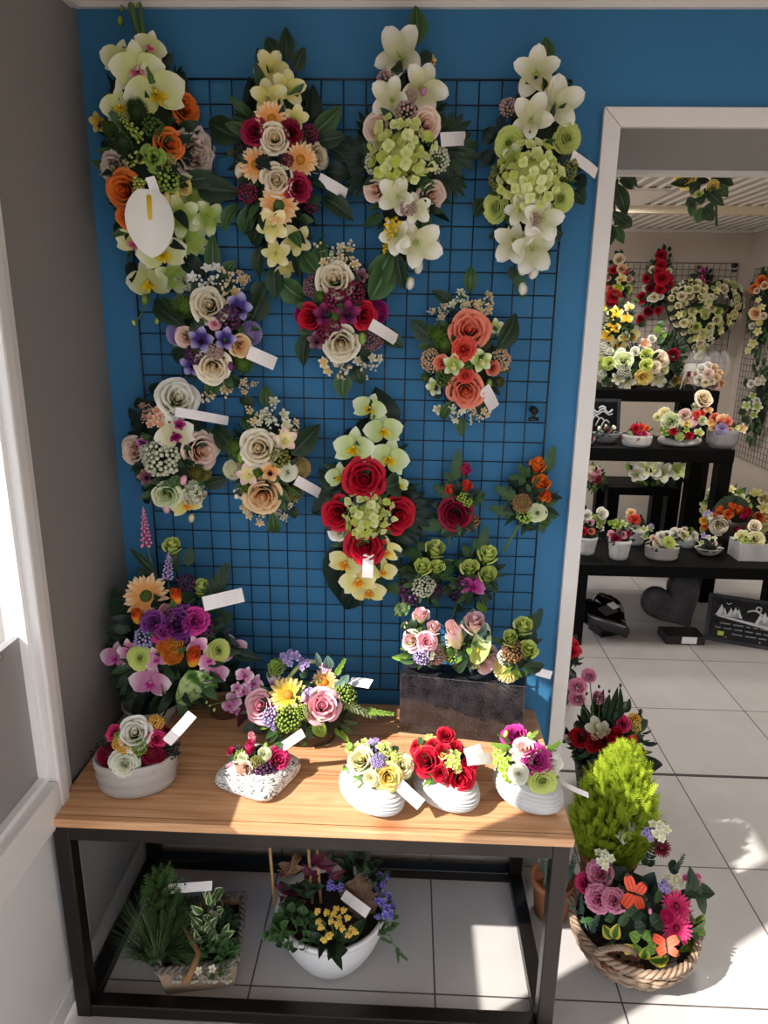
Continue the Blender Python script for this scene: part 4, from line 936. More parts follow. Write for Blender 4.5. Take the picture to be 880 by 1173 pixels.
# scrolled square stone with pink posy
c0 = Vector((-.328, 1.383, TZ))
t = thing('posy_on_patterned_stone', 'pink rose posy on a black and white patterned square stone', 'flower arrangement', c0, rz=radians(-23))
def stone_mat():
    m, nt, b = newmat('scroll_stone'); N, L = nt.nodes, nt.links
    tc = N.new('ShaderNodeTexCoord'); nz = N.new('ShaderNodeTexNoise'); nz.inputs['Scale'].default_value = 34; nz.inputs['Detail'].default_value = 1; nz.inputs['Distortion'].default_value = 1.2; L.new(tc.outputs['Object'], nz.inputs['Vector'])
    md = N.new('ShaderNodeMath'); md.operation = 'PINGPONG'; md.inputs[1].default_value = .06; L.new(nz.outputs['Fac'], md.inputs[0])
    cr = N.new('ShaderNodeValToRGB'); e = cr.color_ramp.elements; e[0].position = .010; e[0].color = lin('4A4644'); e[1].position = .022; e[1].color = lin('DAD6D0'); L.new(md.outputs[0], cr.inputs[0])
    L.new(cr.outputs['Color'], b.inputs['Base Color']); b.inputs['Roughness'].default_value = .6; return m
mb = MB(); S = .081
def cush(u, v):
    a = 2*pi*u; n = 5.0
    ca, sa = cos(a), sin(a); k = (abs(ca)**n+abs(sa)**n)**(-1/n)
    prof = [(0, 0), (.80, 0), (.97, .008), (1.0, .016), (.97, .026), (.86, .036), (.6, .043), (.3, .045), (0, .045)]
    i = min(8, int(round(v*8))); r, z = prof[i]; return (S*k*r*ca, S*k*r*sa, z)
mb.grid(cush, 56, 8, 0, True); put('patterned_stone', mb.mesh('patterned_stone', stone_mat()), t, WORLD[t.name])
E = Ell(aty(296, 874, c0.y+.010), (.064, .055, .052))
J1_ = ((80, 800), 2.933)
arrange('', '', '', '''
rose palepink 588 240 72; rose hotpink 700 207 78; tulip hotpink 607 168 40; tulip pink 613 138 36; rosebud hotpink 545 180 36; rosebud hotpink 605 178 36; mum hotpink 540 252 62; carnation pink 545 240 50; sedum mumgreen 575 195 50; ranunculus palegreen 655 188 46; ranunculus palegreen 580 200 40; berry berrypurple 650 245 66; berry berrypurple 680 255 56; berry berrypurple 640 262 50; sedum olive 630 213 46; bud green 660 160 28
leaf mid 600 280 560 310 44; leaf mid 610 280 610 322 44; leaf mid 650 280 690 325 50; leaf dark 700 250 740 270 40; leaf dark 560 200 535 200 30; leaf mid 690 170 715 150 30; filler berrydark 575 180 50
tag x 708 168 785 115 30''', *J1_, None, E=E, root=t, green=44, gsize=.03, zmin=TZ+.04)

# three ribbed egg shaped pots
def egg(root, c, ang, L, W, h):
    mb = MB(); prof = []
    for i in range(41):
        v = i/40; z = h*v; r = sqrt(max(.0, 1-((v-.52)/.63)**2)); r = r if i else 0
        prof.append((r*(1+.022*(1 if (i//2) % 2 else -1)*(0 < i < 38)), z))
    prof += [(prof[-1][0]*.93, h*.99), (prof[-1][0]*.86, h*.8), (0, h*.78)]
    n = len(prof)-1
    def fn(u, v):
        r, z = prof[min(n, int(round(v*n)))]; a = 2*pi*u; x = r*L/2*cos(a); y = r*W/2*sin(a)*(1-.14*cos(a)); return (x, y, z-.12*z*cos(a)*r)
    mb.grid(fn, 48, n, 0, True)
    put('ribbed_pot', mb.mesh('ribbed_pot', M_whitecer), root, Matrix.Translation(c) @ Matrix.Rotation(ang, 4, 'Z'))
K_ = ((380, 820), 2.933)
for (cx, cy, label, spec) in (((428, 902), (434, 879), 'white ribbed egg pot of yellow roses with lilac florets on the sunlit table', '''
rose yellow 190 207 86; rose paleyellow 97 148 80; ranunculus paleyellow 133 210 54; rose paleyellow 240 165 70; floret lilac 160 152 66; floret lilac 140 92 66; sedum lilac 155 150 50; floret hydra 100 105 80; floret hydra 185 115 80; floret hydra 70 120 60; floret hydra 215 140 50; leaf mid 130 205 78 185 46; leaf mid 60 190 40 165 30; leaf mid 155 225 150 252 34; leaf mid 235 205 262 235 40; leaf dark 210 100 215 130 30; leaf mid 120 200 110 215 30; leaf light 70 95 45 110 24
tag low 225 230 300 325 42'''), ((512, 898), (509, 873), 'white ribbed egg pot of small crimson roses on the sunlit table', '''
rose red 318 152 88; rose red 433 210 90; rose red 363 195 50; rose red 383 65 52; rose red 290 105 56; rose red 415 105 48; rose red 465 165 48; rose red 375 118 50; rose red 340 100 44; rose red 455 190 46; rose red 288 125 40; floret hydra 335 90 70; floret hydra 400 140 86; floret hydra 330 75 50; floret hydra 415 160 60; leaf mid 345 200 312 215 44; leaf mid 375 215 398 255 40; leaf mid 305 75 290 95 24; leaf dark 395 100 420 90 24
tag x 450 130 505 110 38; tag x 455 150 535 142 34'''), ((606, 900), (604, 871), 'white ribbed egg pot of magenta peonies and green ranunculus at the table right end', '''
peony magenta 615 65 84; peony magenta 690 148 86; rose pinkcream 650 110 70; ranunculus whitegreen 628 195 66; ranunculus lime 708 218 94; rose white 740 160 70; floret lime 575 160 84; floret lime 560 120 60; floret lime 590 200 60; floret pinkcream 620 130 60; sprig light 590 110 540 95 40; sprig light 650 90 690 55 40; sprig light 720 120 765 90 46; leaf light 600 215 590 240 30; leaf light 645 230 640 250 24; bud lime 665 65 26; bud lime 585 60 24; sprig light 600 90 560 65 30
tag low 752 225 860 292 30''')):
    c0 = atz(*cx, TZ+.038); c0.z = TZ
    t = thing('potted_flower_arrangement', label, 'flower arrangement', c0, 'ribbed egg pots on the table')
    egg(t, c0, radians(-48), .166, .126, .074)
    E = Ell(aty(*cy, c0.y+.012), (.070, .062, .054))
    arrange('', '', '', spec, *K_, None, E=E, root=t, green=80, gsize=.034, zmin=TZ+.045, cols=('mid', 'light', 'pale'))

# ------------------------------------------------------------------ planters on the floor
def conifer_leaf(mb, o, d, L, m=0, r=rnd):
    side = d.cross(Vector((r.uniform(-1, 1), r.uniform(-1, 1), r.uniform(-1, 1)))).normalized()
    nrm = d.cross(side)
    def blade(p, q, w):
        s = (q-p).cross(nrm).normalized()*w; b = len(mb.v); mb.p(p-s, 0, 0); mb.p(p+s, 0, 1); mb.p(q, 1, .5); mb.f.append((b, b+1, b+2)); mb.m.append(m)
    blade(o, o+d*L, L*.07)
    for i in range(5):
        k = .15+.16*i; ll = L*.42*(1-.75*k)
        for sg in (-1, 1): blade(o+d*(L*k), o+d*(L*k)+(d*.75+side*sg*.7)*ll, ll*.20)
def conifer(root, base, h, rad, n, c1, c2, L=.05, name='foliage', lean=(0, 0)):
    mb = MB(); r = random.Random(n)
    for i in range(n):
        v = ((i+.5)/n)**1.15; a = i*2.39996; R = rad*(sin(pi*min(1, .15+v*.85))**.7)*r.uniform(.55, 1.05)*(1-.25*v)
        o = base+Vector((R*cos(a)+lean[0]*v, R*sin(a)+lean[1]*v, h*v*.92)); d = Vector((cos(a)*.55, sin(a)*.55, .9+.5*v)).normalized()
        d = (d+Vector((r.uniform(-.25, .25), r.uniform(-.25, .25), r.uniform(-.1, .2)))).normalized()
        conifer_leaf(mb, o, d, L*r.uniform(.7, 1.3), 0, r)
    o = put(name, mb.mesh(name, ramp_mat('conifer_'+c1, [(0, c1), (1, c2)], 't', .6, .25, 0), False), root, I4)
    tk = MB(); tk.tube([base-Vector((0, 0, .03)), base+Vector((lean[0], lean[1], h*.8))], .008, 8, r1=.003); put('trunk', tk.mesh('trunk', plain('bark', '4A3426', .9, noise=.4)), root, I4)

# wooden tray planter under the table
tl = [atz(120+38, 950+185, .075) for _ in (0,)][0]
A0 = atz(80+310/4, 950+738/4, .085); A1 = atz(80+748/4, 950+690/4, .085); A2 = atz(80+785/4, 950+345/4, .085); A0.x += .03; A0.y += .045; A1.y += .045; A2.y += .03; A3 = A0+(A2-A1)
ctr = (A0+A1+A2+A3)/4; ctr.z = 0
t = thing('wooden_tray_planter', 'wooden tray planter of grass and conifer under the table left', 'planter', ctr)
mb = MB(); rim = [A0, A1, A2, A3]
ins = [ctr+(p-Vector((ctr.x, ctr.y, p.z)))*.86 for p in rim]
for p in ins: p.z = .0015
b = len(mb.v)
def side(p, q, r_, s_, th=.008):
    n = (q-p).cross(Vector((0, 0, 1))).normalized()*th
    i0 = len(mb.v)
    for k in (p, q, r_, s_): mb.p(k)
    for k in (p, q, r_, s_): mb.p(k-n)
    for f_ in ((0, 1, 2, 3), (7, 6, 5, 4), (0, 4, 5, 1), (1, 5, 6, 2), (2, 6, 7, 3), (3, 7, 4, 0)): mb.f.append(tuple(i0+j for j in f_)); mb.m.append(0)
for i in range(4):
    j = (i+1) % 4; side(ins[i], ins[j], rim[j], rim[i])
i0 = len(mb.v); [mb.p(p) for p in ins]; mb.f.append((i0, i0+1, i0+2, i0+3)); mb.m.append(0)
put('tray', mb.mesh('tray', plain('pale_wood', 'B49A80', .7, noise=.3, nscale=14), False), t, I4)
for i in range(4):
    p, q_ = rim[i], rim[(i+1) % 4]; n = int((q_-p).length/.004); rp = MB()
    for ph in (0, pi):
        rp.tube([p.lerp(q_, k/n)+Vector((.005*cos(k*.75+ph)*(q_-p).normalized().y, -.005*cos(k*.75+ph)*(q_-p).normalized().x, .005*sin(k*.75+ph)+.004)) for k in range(n+1)], .0052, 6)
    put('rope_edge', rp.mesh('rope_edge', plain('grey_rope', '7A7068', .85, noise=.4, nscale=90)), t, I4)
mb = MB(); i0 = len(mb.v); [mb.p(ctr+(p-Vector((ctr.x, ctr.y, p.z)))*.95+Vector((0, 0, .068))) for p in rim]; mb.f.append((0, 1, 2, 3)); mb.m.append(0); put('soil', mb.mesh('soil', M_soil), t, I4)
K2 = ((80, 950), 4.0)
def kp(x, y, z=.07): return atz(80+x/4, 950+y/4, z)
mb = MB(); r = random.Random(4); gc = kp(400, 600, .07)
for i in range(420):
    a = r.uniform(0, 2*pi); s = r.uniform(.3, 1); L = r.uniform(.10, .19); o = gc+Vector((cos(a), sin(a), 0))*.02*s; d = Vector((cos(a)*s, sin(a)*s, 1.25-.85*s)).normalized(); sdv = Vector((-sin(a), cos(a), 0))*.0011
    if (o+d*L).x < -.69: d.x = max(-.3, (-.69-o.x)/L)
    if (o+d*L).y < 1.272: d.y = (1.272-o.y)/L
    pts = [o, o+d*L*.5+Vector((0, 0, .012)), o+d*L+Vector((0, 0, -.02*s))]
    b = len(mb.v)
    for k, p in enumerate(pts[:2]): mb.p(p-sdv, k*.5, 0); mb.p(p+sdv, k*.5, 1)
    mb.p(pts[2], 1, .5); mb.f += [(b, b+1, b+3, b+2), (b+2, b+3, b+4)]; mb.m += [0, 0]
o = put('grass_tuft', mb.mesh('grass_tuft', ramp_mat('grass_blades', [(0, '2A3A22'), (1, '6E8A58')], 't', .6, .15, 0), False), t, I4); o['kind'] = 'stuff'
conifer(t, kp(425, 470), .17, .035, 120, '34502A', '6E8E4E', .05, 'conifer_foliage'); conifer(t, kp(480, 470), .12, .04, 110, '2C4424', '587648', .05, 'conifer_foliage')
mb = MB()
dp = [kp(530, 700, .085), kp(565, 640, .105), kp(590, 570, .12), kp(560, 505, .12), kp(520, 450, .12), kp(495, 400, .11)]
mb.tube([dp[0].lerp(dp[1], k/4) for k in range(4)]+[dp[1].lerp(dp[2], k/4) for k in range(4)]+[dp[2].lerp(dp[3], k/4) for k in range(4)]+[dp[3].lerp(dp[4], k/4) for k in range(4)]+[dp[5]], .010, 8, r1=.004); put('driftwood', mb.mesh('driftwood', plain('driftwood', '9A7048', .8, noise=.3, nscale=40, bump=.6)), t, I4)
r = random.Random(9)
def shrub(root, c, R, n, kind_c, L, seed=1, up=.5, name='leaf', w=.5):
    r = random.Random(seed)
    for i in range(n):
        v = Vector((r.gauss(0, 1), r.gauss(0, 1), abs(r.gauss(0, 1))*.9)).normalized(); o = c+Vector((v.x*R[0], v.y*R[1], v.z*R[2]))*r.uniform(.6, 1)
        d = (v+Vector((r.uniform(-.6, .6), r.uniform(-.6, .6), up))).normalized(); ll = L*r.uniform(.7, 1.2)
        place_line(root, 'leaf', kind_c, o, o+d*ll, ll*w, (v+Vector((0, -.6, .6))).normalized())
shrub(t, kp(645, 440, .08), (.035, .035, .10), 34, 'vari', .035, 2); shrub(t, kp(640, 520, .08), (.04, .04, .06), 30, 'vari', .032, 3); shrub(t, kp(660, 590, .075), (.05, .045, .05), 90, 'mid', .028, 4, w=.7); shrub(t, kp(700, 480, .075), (.025, .06, .04), 60, 'dark', .03, 5, w=.6)
for (x, y, s) in ((650, 395, 40), (690, 400, 30), (590, 515, 34), (690, 505, 36), (655, 640, 30), (590, 650, 30)):
    P = kp(x, y, .115); place_flower(t, 'lily', 'white', P, (CP-P), s/4/ppm(P)*1.3)
mb = MB(); r = random.Random(8)
for i in range(170):
    p = kp(r.uniform(470, 740), r.uniform(610, 700), .072); mb.ball(p, r.uniform(.003, .007), 5, 4, sz=.7)
o = put('pebbles', mb.mesh('pebbles', plain('white_pebbles', 'B0A698', .8, noise=.3, nscale=200)), t, I4); o['kind'] = 'stuff'
P0, P1 = kp(430, 275, .20), kp(652, 258, .20); place_line(t, 'tag', 'x', P0, P1, .022, (CP-P0).normalized())
sm = MB(); m_ = P0.lerp(P1, .3); sm.tube([m_-Vector((0, -.005, .13)), m_], .0015, 5); put('tag_stake', sm.mesh('tag_stake', M_whitecer), t, I4)

# white round bowl planter
L_ = ((290, 950), 4.63)
bc = Vector((-.165, 1.425, 0)); BH = .155
t = thing('white_bowl_planter', 'round white bowl planter with yellow kalanchoe and blue bellflowers under the table', 'planter', bc)
mb = MB(); prof = [(0, 0), (.07, 0), (.078, .004)]
for i in range(1, 15):
    v = i/14; prof.append((.078+.055*sin(v*pi/2)**.9+(.0008*(i % 2)), .004+(BH-.018)*v))
prof += [(.138, BH-.012), (.140, BH-.003), (.137, BH), (.129, BH), (.126, BH-.02), (0, BH-.024)]
mb.lathe(prof, 56); put('bowl', mb.mesh('bowl', plain('white_plastic', 'D8D6D8', .4)), t, WORLD[t.name])
mb = MB(); mb.lathe([(0, BH-.012), (.127, BH-.018)], 30); put('soil', mb.mesh('soil', M_soil), t, WORLD[t.name])
lp = lambda x, y, z=BH: atz(290+x/4.63, 950+y/4.63, z)
shrub(t, lp(220, 560, BH-.01), (.062, .05, .055), 95, 'mid', .022, 11, .3, w=1.0)
P = lp(440, 610, BH)
for (x0, y0, x1, y1, w) in ((420, 620, 470, 740, 70), (430, 640, 400, 690, 60), (440, 600, 500, 590, 90), (380, 600, 350, 680, 50), (480, 600, 560, 500, 50), (500, 610, 600, 470, 60), (360, 600, 290, 545, 50), (450, 660, 500, 640, 70)):
    A, B = lp(x0, y0, BH-.005), lp(x1, y1, BH+.03); place_line(t, 'leaf', 'dark', A, B, w/4.63/ppm(B), Vector((0, -.5, .8)))
for i, (x, y) in enumerate(((390, 440), (440, 425), (415, 485), (350, 490), (360, 520), (455, 470), (445, 505), (475, 525), (500, 470), (520, 530), (505, 560), (540, 545), (395, 570), (375, 585), (480, 430), (340, 435), (425, 450), (460, 500), (410, 560))):
    P = lp(x, y, BH+.055); place_flower(t, 'floret', 'yellow', P, (CP-P).normalized()+Vector((rnd.uniform(-.3, .3), rnd.uniform(-.2, .2), .3)), 52/4.63/ppm(P))
sm = MB(); 
for (x, y) in ((400, 450), (440, 480), (500, 540), (380, 560), (350, 500)): sm.tube([lp(440, 590, BH-.01), lp(x, y, BH+.05)], .002, 5)
put('stem', sm.mesh('stem', M_stem), t, I4)
mb = MB(); r = random.Random(5)
def barkp(u, v):
    a = lp(500, 250, BH+.06).lerp(lp(610, 430, BH+.01), v); q = 2*u-1
    return a+Vector((.035*q+.006*sin(v*30), .02*(1-q*q)*-1+.004*sin(u*25+v*17), .02*q))
mb.grid(barkp, 10, 16); put('bark_piece', mb.mesh('bark_piece', plain('bark_rough', '6E5440', .9, noise=.5, nscale=60, bump=1)), t, I4)
for (x, y0, y1) in ((110, 330, 90), (310, 330, 80), (355, 300, 80)):
    sm = MB(); A = lp(x, y0, BH-.01); A.z = BH-.01; sm.tube([lp(x+5, 400, BH-.02), lp(x+5, 400, BH-.02)+Vector((-.01, .01, .17))], .004, 7); put('bamboo_stake', sm.mesh('bamboo_stake', plain('bamboo', 'B08A58', .5)), t, I4)
r = random.Random(21)
for i in range(34):
    c = lp(r.uniform(130, 400), r.uniform(330, 420), BH+.0); z = r.uniform(.0, .14); o = c+Vector((0, 0, z)); d = Vector((r.uniform(-.8, .8), r.uniform(-.8, .3), r.uniform(-.2, .8))).normalized(); ll = r.uniform(.03, .06)
    place_line(t, 'leaf', 'maroon' if i % 3 == 0 else ('dark' if i % 3 == 1 else 'copper'), o, o+d*ll, ll*.42, Vector((0, -.8, .5)))
shrub(t, lp(560, 330, BH), (.06, .04, .10), 40, 'dark', .04, 13, w=.5)
for i in range(30):
    P = lp(r.uniform(650, 750), r.uniform(230, 480), BH+.02+.03*r.random()); place_flower(t, 'floret' if i % 2 else 'lily', 'blue', P, (CP-P).normalized()+Vector((r.uniform(-.4, .6), 0, .2)), r.uniform(36, 50)/4.63/ppm(P))
for i in range(9):
    P = lp(r.uniform(400, 480), r.uniform(280, 330), BH+.05); place_flower(t, 'lily', 'blue', P, (CP-P), 34/4.63/ppm(P))
shrub(t, lp(690, 480, BH-.01), (.03, .03, .04), 26, 'mid', .025, 14)
for (x0, y0, x1, y1) in ((660, 560, 740, 520), (670, 570, 730, 600), (660, 560, 700, 500), (765, 620, 770, 700), (755, 640, 815, 690)):
    A, B = lp(x0, y0, BH-.01), lp(x1, y1, BH-.02); place_line(t, 'sprig', 'mid', A, B, .02, Vector((0, -.5, .8)))
sm = MB(); sm.tube([lp(660, 560, BH-.01), lp(720, 560, BH+.01), lp(765, 640, BH-.02)], .0015, 5); put('stem', sm.mesh('stem', M_stem), t, I4)
P0, P1 = lp(478, 345, BH+.05), lp(610, 445, BH+.05); place_line(t, 'tag', 'x', P0, P1, .024, (CP-P0).normalized())

# wicker basket planter on the floor
R_ = ((600, 840), 3.143)
rp_ = lambda x, y, z=.10: atz(600+x/3.143, 840+y/3.143, z)
bc = Vector((.60, 1.455, 0)); BR = .150; BHt = .105
t = thing('wicker_basket_planter', 'round wicker basket planter of pink gerberas and carnations by the table leg', 'planter', bc)
M_wick = plain('wicker', 'A08670', .7, noise=.4, nscale=40, bump=.4); M_wick2 = plain('wicker_dark', '766250', .7, noise=.4, nscale=40, bump=.4)
prf = lambda v: BR*(.60+.40*sin(v*pi/2))
mb = MB(); ns = 26
for k in range(ns):
    a = 2*pi*k/ns; mb.tube([(prf(v)*cos(a), prf(v)*sin(a), .004+BHt*v) for v in (0, .25, .5, .75, 1)], .003, 6)
put('stakes', mb.mesh('stakes', M_wick2), t, WORLD[t.name])
for j in range(13):
    v = (j+.4)/13; mb = MB(); N_ = ns*4; pts = []
    for k in range(N_+1):
        a = 2*pi*k/N_; rr = prf(v)+.0055*cos(ns*a/1.0+(pi if j % 2 else 0)) if False else prf(v)+.0055*cos(ns/2*a+(pi if j % 2 else 0)); pts.append((rr*cos(a), rr*sin(a), .004+BHt*v+.002*sin(3*a+j)))
    mb.tube(pts, .0046, 7, cap=False); put('woven_strand', mb.mesh('woven_strand', M_wick if j % 3 else M_wick2), t, WORLD[t.name])
mb = MB()
for ph in (0, 2.1, 4.2):
    mb.tube([((BR+.006*cos(18*a+ph))*cos(a), (BR+.006*cos(18*a+ph))*sin(a), BHt+.006+.006*sin(18*a+ph)) for a in [2*pi*k/144 for k in range(145)]], .005, 6, cap=False)
put('braided_rim', mb.mesh('braided_rim', M_wick), t, WORLD[t.name])
mb = MB(); mb.lathe([(0, .003), (BR*.62, .003)], 30); put('basket_base', mb.mesh('basket_base', M_wick2), t, WORLD[t.name])
mb = MB()
for ph in (0, 2.1, 4.2):
    mb.tube([Vector((-.125+.10*k/30, -.10+.004*cos(k*.9+ph)-.10*sin(pi*k/30)*.3, BHt+.0+.05*sin(pi*k/30)+.004*sin(k*.9+ph)+.01)) for k in range(31)], .004, 6)
put('basket_handle', mb.mesh('basket_handle', M_wick), t, WORLD[t.name])
mb = MB(); mb.lathe([(0, BHt-.01), (BR*.93, BHt-.016)], 30); put('soil', mb.mesh('soil', M_soil), t, WORLD[t.name])
mb = MB(); r = random.Random(6)
for i in range(40): mb.ball(rp_(r.uniform(280, 420), r.uniform(770, 850), BHt-.003), r.uniform(.008, .014), 5, 4, sz=.5)
o = put('bark_mulch', mb.mesh('bark_mulch', plain('bark_mulch', '6E4030', .85, noise=.4, nscale=50)), t, I4); o['kind'] = 'stuff'
EB = Ell((bc.x+.01, bc.y+.02, BHt), (.15, .13, .14))
arrange('', '', '', '''
carnation carnpink 275 502 82; carnation carnpink 268 592 80; carnation carnpink 325 600 72; carnation hotpink 222 538 60; daisyred hotpink 553 620 100; daisyred hotpink 553 702 104; mum hotpink 520 660 50
floret white 290 448 84; floret lilac 300 480 60; floret white 540 535 92; floret lilac 508 552 60; floret white 490 345 90; floret lilac 455 360 64; floret lilac 280 460 50
floret carnpink 612 528 80; floret hotpink 620 570 46; daisyred darkred 497 410 66; bud carnpink 455 640 20; bud carnpink 590 665 18
leaf gold 320 740 285 690 40; leaf gold 325 740 340 685 40; leaf gold 340 770 320 800 40; leaf gold 360 760 400 790 40; leaf gold 350 790 395 820 44; leaf gold 420 810 380 840 40; leaf gold 450 815 525 820 44; leaf gold 430 820 440 770 40; leaf gold 400 800 350 760 36
leaf light 420 740 380 720 44; leaf light 430 740 450 710 44; leaf light 450 760 470 740 44; leaf light 410 760 400 790 40; leaf light 440 770 480 790 40
leaf light 610 750 560 790 70; leaf light 600 760 640 780 70; leaf light 610 790 625 850 76; leaf light 590 800 560 830 60; leaf light 600 700 640 690 60; leaf mid 590 720 620 740 60
leaf dark 600 560 692 578 56; leaf dark 620 580 658 655 50; leaf dark 580 580 600 480 60; leaf dark 560 570 600 620 60; leaf deep 520 470 560 500 50; leaf dark 590 590 640 530 50
sprig grey 200 680 165 600 60; sprig grey 230 720 200 640 60; sprig grey 240 740 270 660 60; sprig grey 180 720 170 650 60; sprig mid 340 700 400 620 60; sprig mid 310 680 330 620 50; sprig grey 215 660 210 590 50; sprig grey 250 640 310 560 40; sprig mid 470 620 500 540 50; sprig dark 440 480 470 390 50; sprig dark 540 500 575 440 40
leaf deep 440 560 470 500 60; leaf deep 360 520 330 480 60; leaf dark 380 660 430 620 60; leaf dark 460 690 500 660 60; leaf dark 400 700 440 690 50''', *R_, None, E=EB, root=t, green=150, gsize=.045, zmin=BHt-.01, cols=('dark', 'mid', 'grey'), face=.7)
# butterflies on picks
def butterfly(px, py, z, s, rot, label, lower=True):
    P = rp_(px, py, z); n = (CP-P).normalized(); M = basis(P, n, (0, .3, 1), rot, s, s, s); t = thing('butterfly_pick', label, 'butterfly ornament', P, 'butterfly picks in the wicker basket')
    body = MB(); body.tube([(0, -.30, .02), (0, -.1, .04), (0, .25, .03)], .035, 8, r1=.025); body.ball((0, .29, .035), .045, 8, 6)
    for sg in (-1, 1): body.tube([(sg*.01, .32, .04), (sg*.08, .5, .08)], .008, 4)
    put('body', body.mesh('body', plain('butterfly_black', '1A1210', .6)), t, M)
    for sg in (-1, 1):
        for (nm, ax, ay, L, W, th) in (('fore_wing', .02, .10, .52, .50, .45), ('hind_wing', .02, -.02, .42, .46, -.5)):
            w = MB()
            def fn(u, v):
                q = 2*u-1; ww = W*.5*max(0, sin(pi*min(1, v*.9+.08)**.55))**.6*(.45+.55*v); x = v*L; y = q*ww
                return (sg*(ax+x*cos(th)-y*sin(th)), ay+x*sin(th)+y*cos(th), .03+.22*v*v)
            w.grid(fn, 8, 8); o = put(nm, w.mesh(nm, wing_mat()), t, M)
    st = MB(); st.tube([P-Vector((0, 0, .0)), P+Vector((0, .02, -.09))], .0012, 5); put('pick_wire', st.mesh('pick_wire', M_wire), t, I4)
def wing_mat():
    if 'wing' in MATS: return MATS['wing']
    m, nt, b = newmat('wing'); N, L = nt.nodes, nt.links
    a = N.new('ShaderNodeAttribute'); a.attribute_name = 's'; c = N.new('ShaderNodeAttribute'); c.attribute_name = 't'
    cr = N.new('ShaderNodeValToRGB'); e = cr.color_ramp.elements; e[0].position = .78; e[0].color = lin('E8502E'); e[1].position = .86; e[1].color = lin('1A1210'); L.new(c.outputs['Fac'], cr.inputs[0])
    pp = N.new('ShaderNodeMath'); pp.operation = 'PINGPONG'; pp.inputs[1].default_value = .17; L.new(a.outputs['Fac'], pp.inputs[0]); lt = N.new('ShaderNodeMath'); lt.operation = 'LESS_THAN'; lt.inputs[1].default_value = .022; L.new(pp.outputs[0], lt.inputs[0])
    mx = N.new('ShaderNodeMix'); mx.data_type = 'RGBA'; L.new(lt.outputs[0], mx.inputs['Factor']); L.new(cr.outputs['Color'], mx.inputs['A']); mx.inputs['B'].default_value = lin('1A1210'); L.new(mx.outputs['Result'], b.inputs['Base Color']); b.inputs['Roughness'].default_value = .6
    MATS['wing'] = m; return m
butterfly(405, 580, .245, .082, 1.45, 'orange black butterfly ornament among carnations in the middle of the wicker basket')
butterfly(515, 770, .165, .066, .15, 'smaller orange black butterfly ornament below the pink gerberas in the wicker basket')

# golden conifer in a pot behind the basket
cb = Vector((.588, 1.66, 0))
t = thing('potted_golden_conifer', 'bright lime green conifer in a brown pot behind the wicker basket', 'plant', cb)
mb = MB(); mb.lathe([(0, 0), (.06, 0), (.075, .13), (.082, .133), (.082, .15), (.073, .15), (.07, .13), (0, .128)], 30); put('pot', mb.mesh('pot', plain('terracotta', 'A0643E', .7, noise=.2)), t, WORLD[t.name])
conifer(t, cb+Vector((0, 0, .13)), .36, .112, 2000, '7A961E', 'D4E24A', .045, lean=(.015, -.01))
P0, P1 = rp_(345, 385, .26), rp_(455, 285, .30); place_line(t, 'tag', 'x', P0, P1, .03, (CP-P0).normalized())

# pot with lavender shoots hidden by the table leg
cb = Vector((.425, 1.585, 0))
t = thing('terracotta_flower_pot', 'small terracotta pot with pink bud partly hidden behind the table leg', 'plant pot', cb)
mb = MB(); mb.lathe([(0, 0), (.045, 0), (.056, .10), (.062, .102), (.062, .118), (.055, .118), (.052, .10), (0, .1)], 30); put('pot', mb.mesh('pot', plain('terracotta', 'A0643E', .7, noise=.2)), t, WORLD[t.name])
r = random.Random(3)
for i in range(9):
    a = r.uniform(0, 6.28); o = cb+Vector((.03*cos(a), .03*sin(a), .1)); e = o+Vector((.02*cos(a), .02*sin(a), r.uniform(.05, .10))); place_line(t, 'sprig', 'grey', o, e, .03, Vector((0, -1, .3)))
P = rp_(122, 465, .22); place_flower(t, 'tulip', 'carnpink', P, (0, -.2, 1), .026); sm = MB(); sm.tube([cb+Vector((0, 0, .1)), P], .002, 5); put('stem', sm.mesh('stem', M_stem), t, I4)

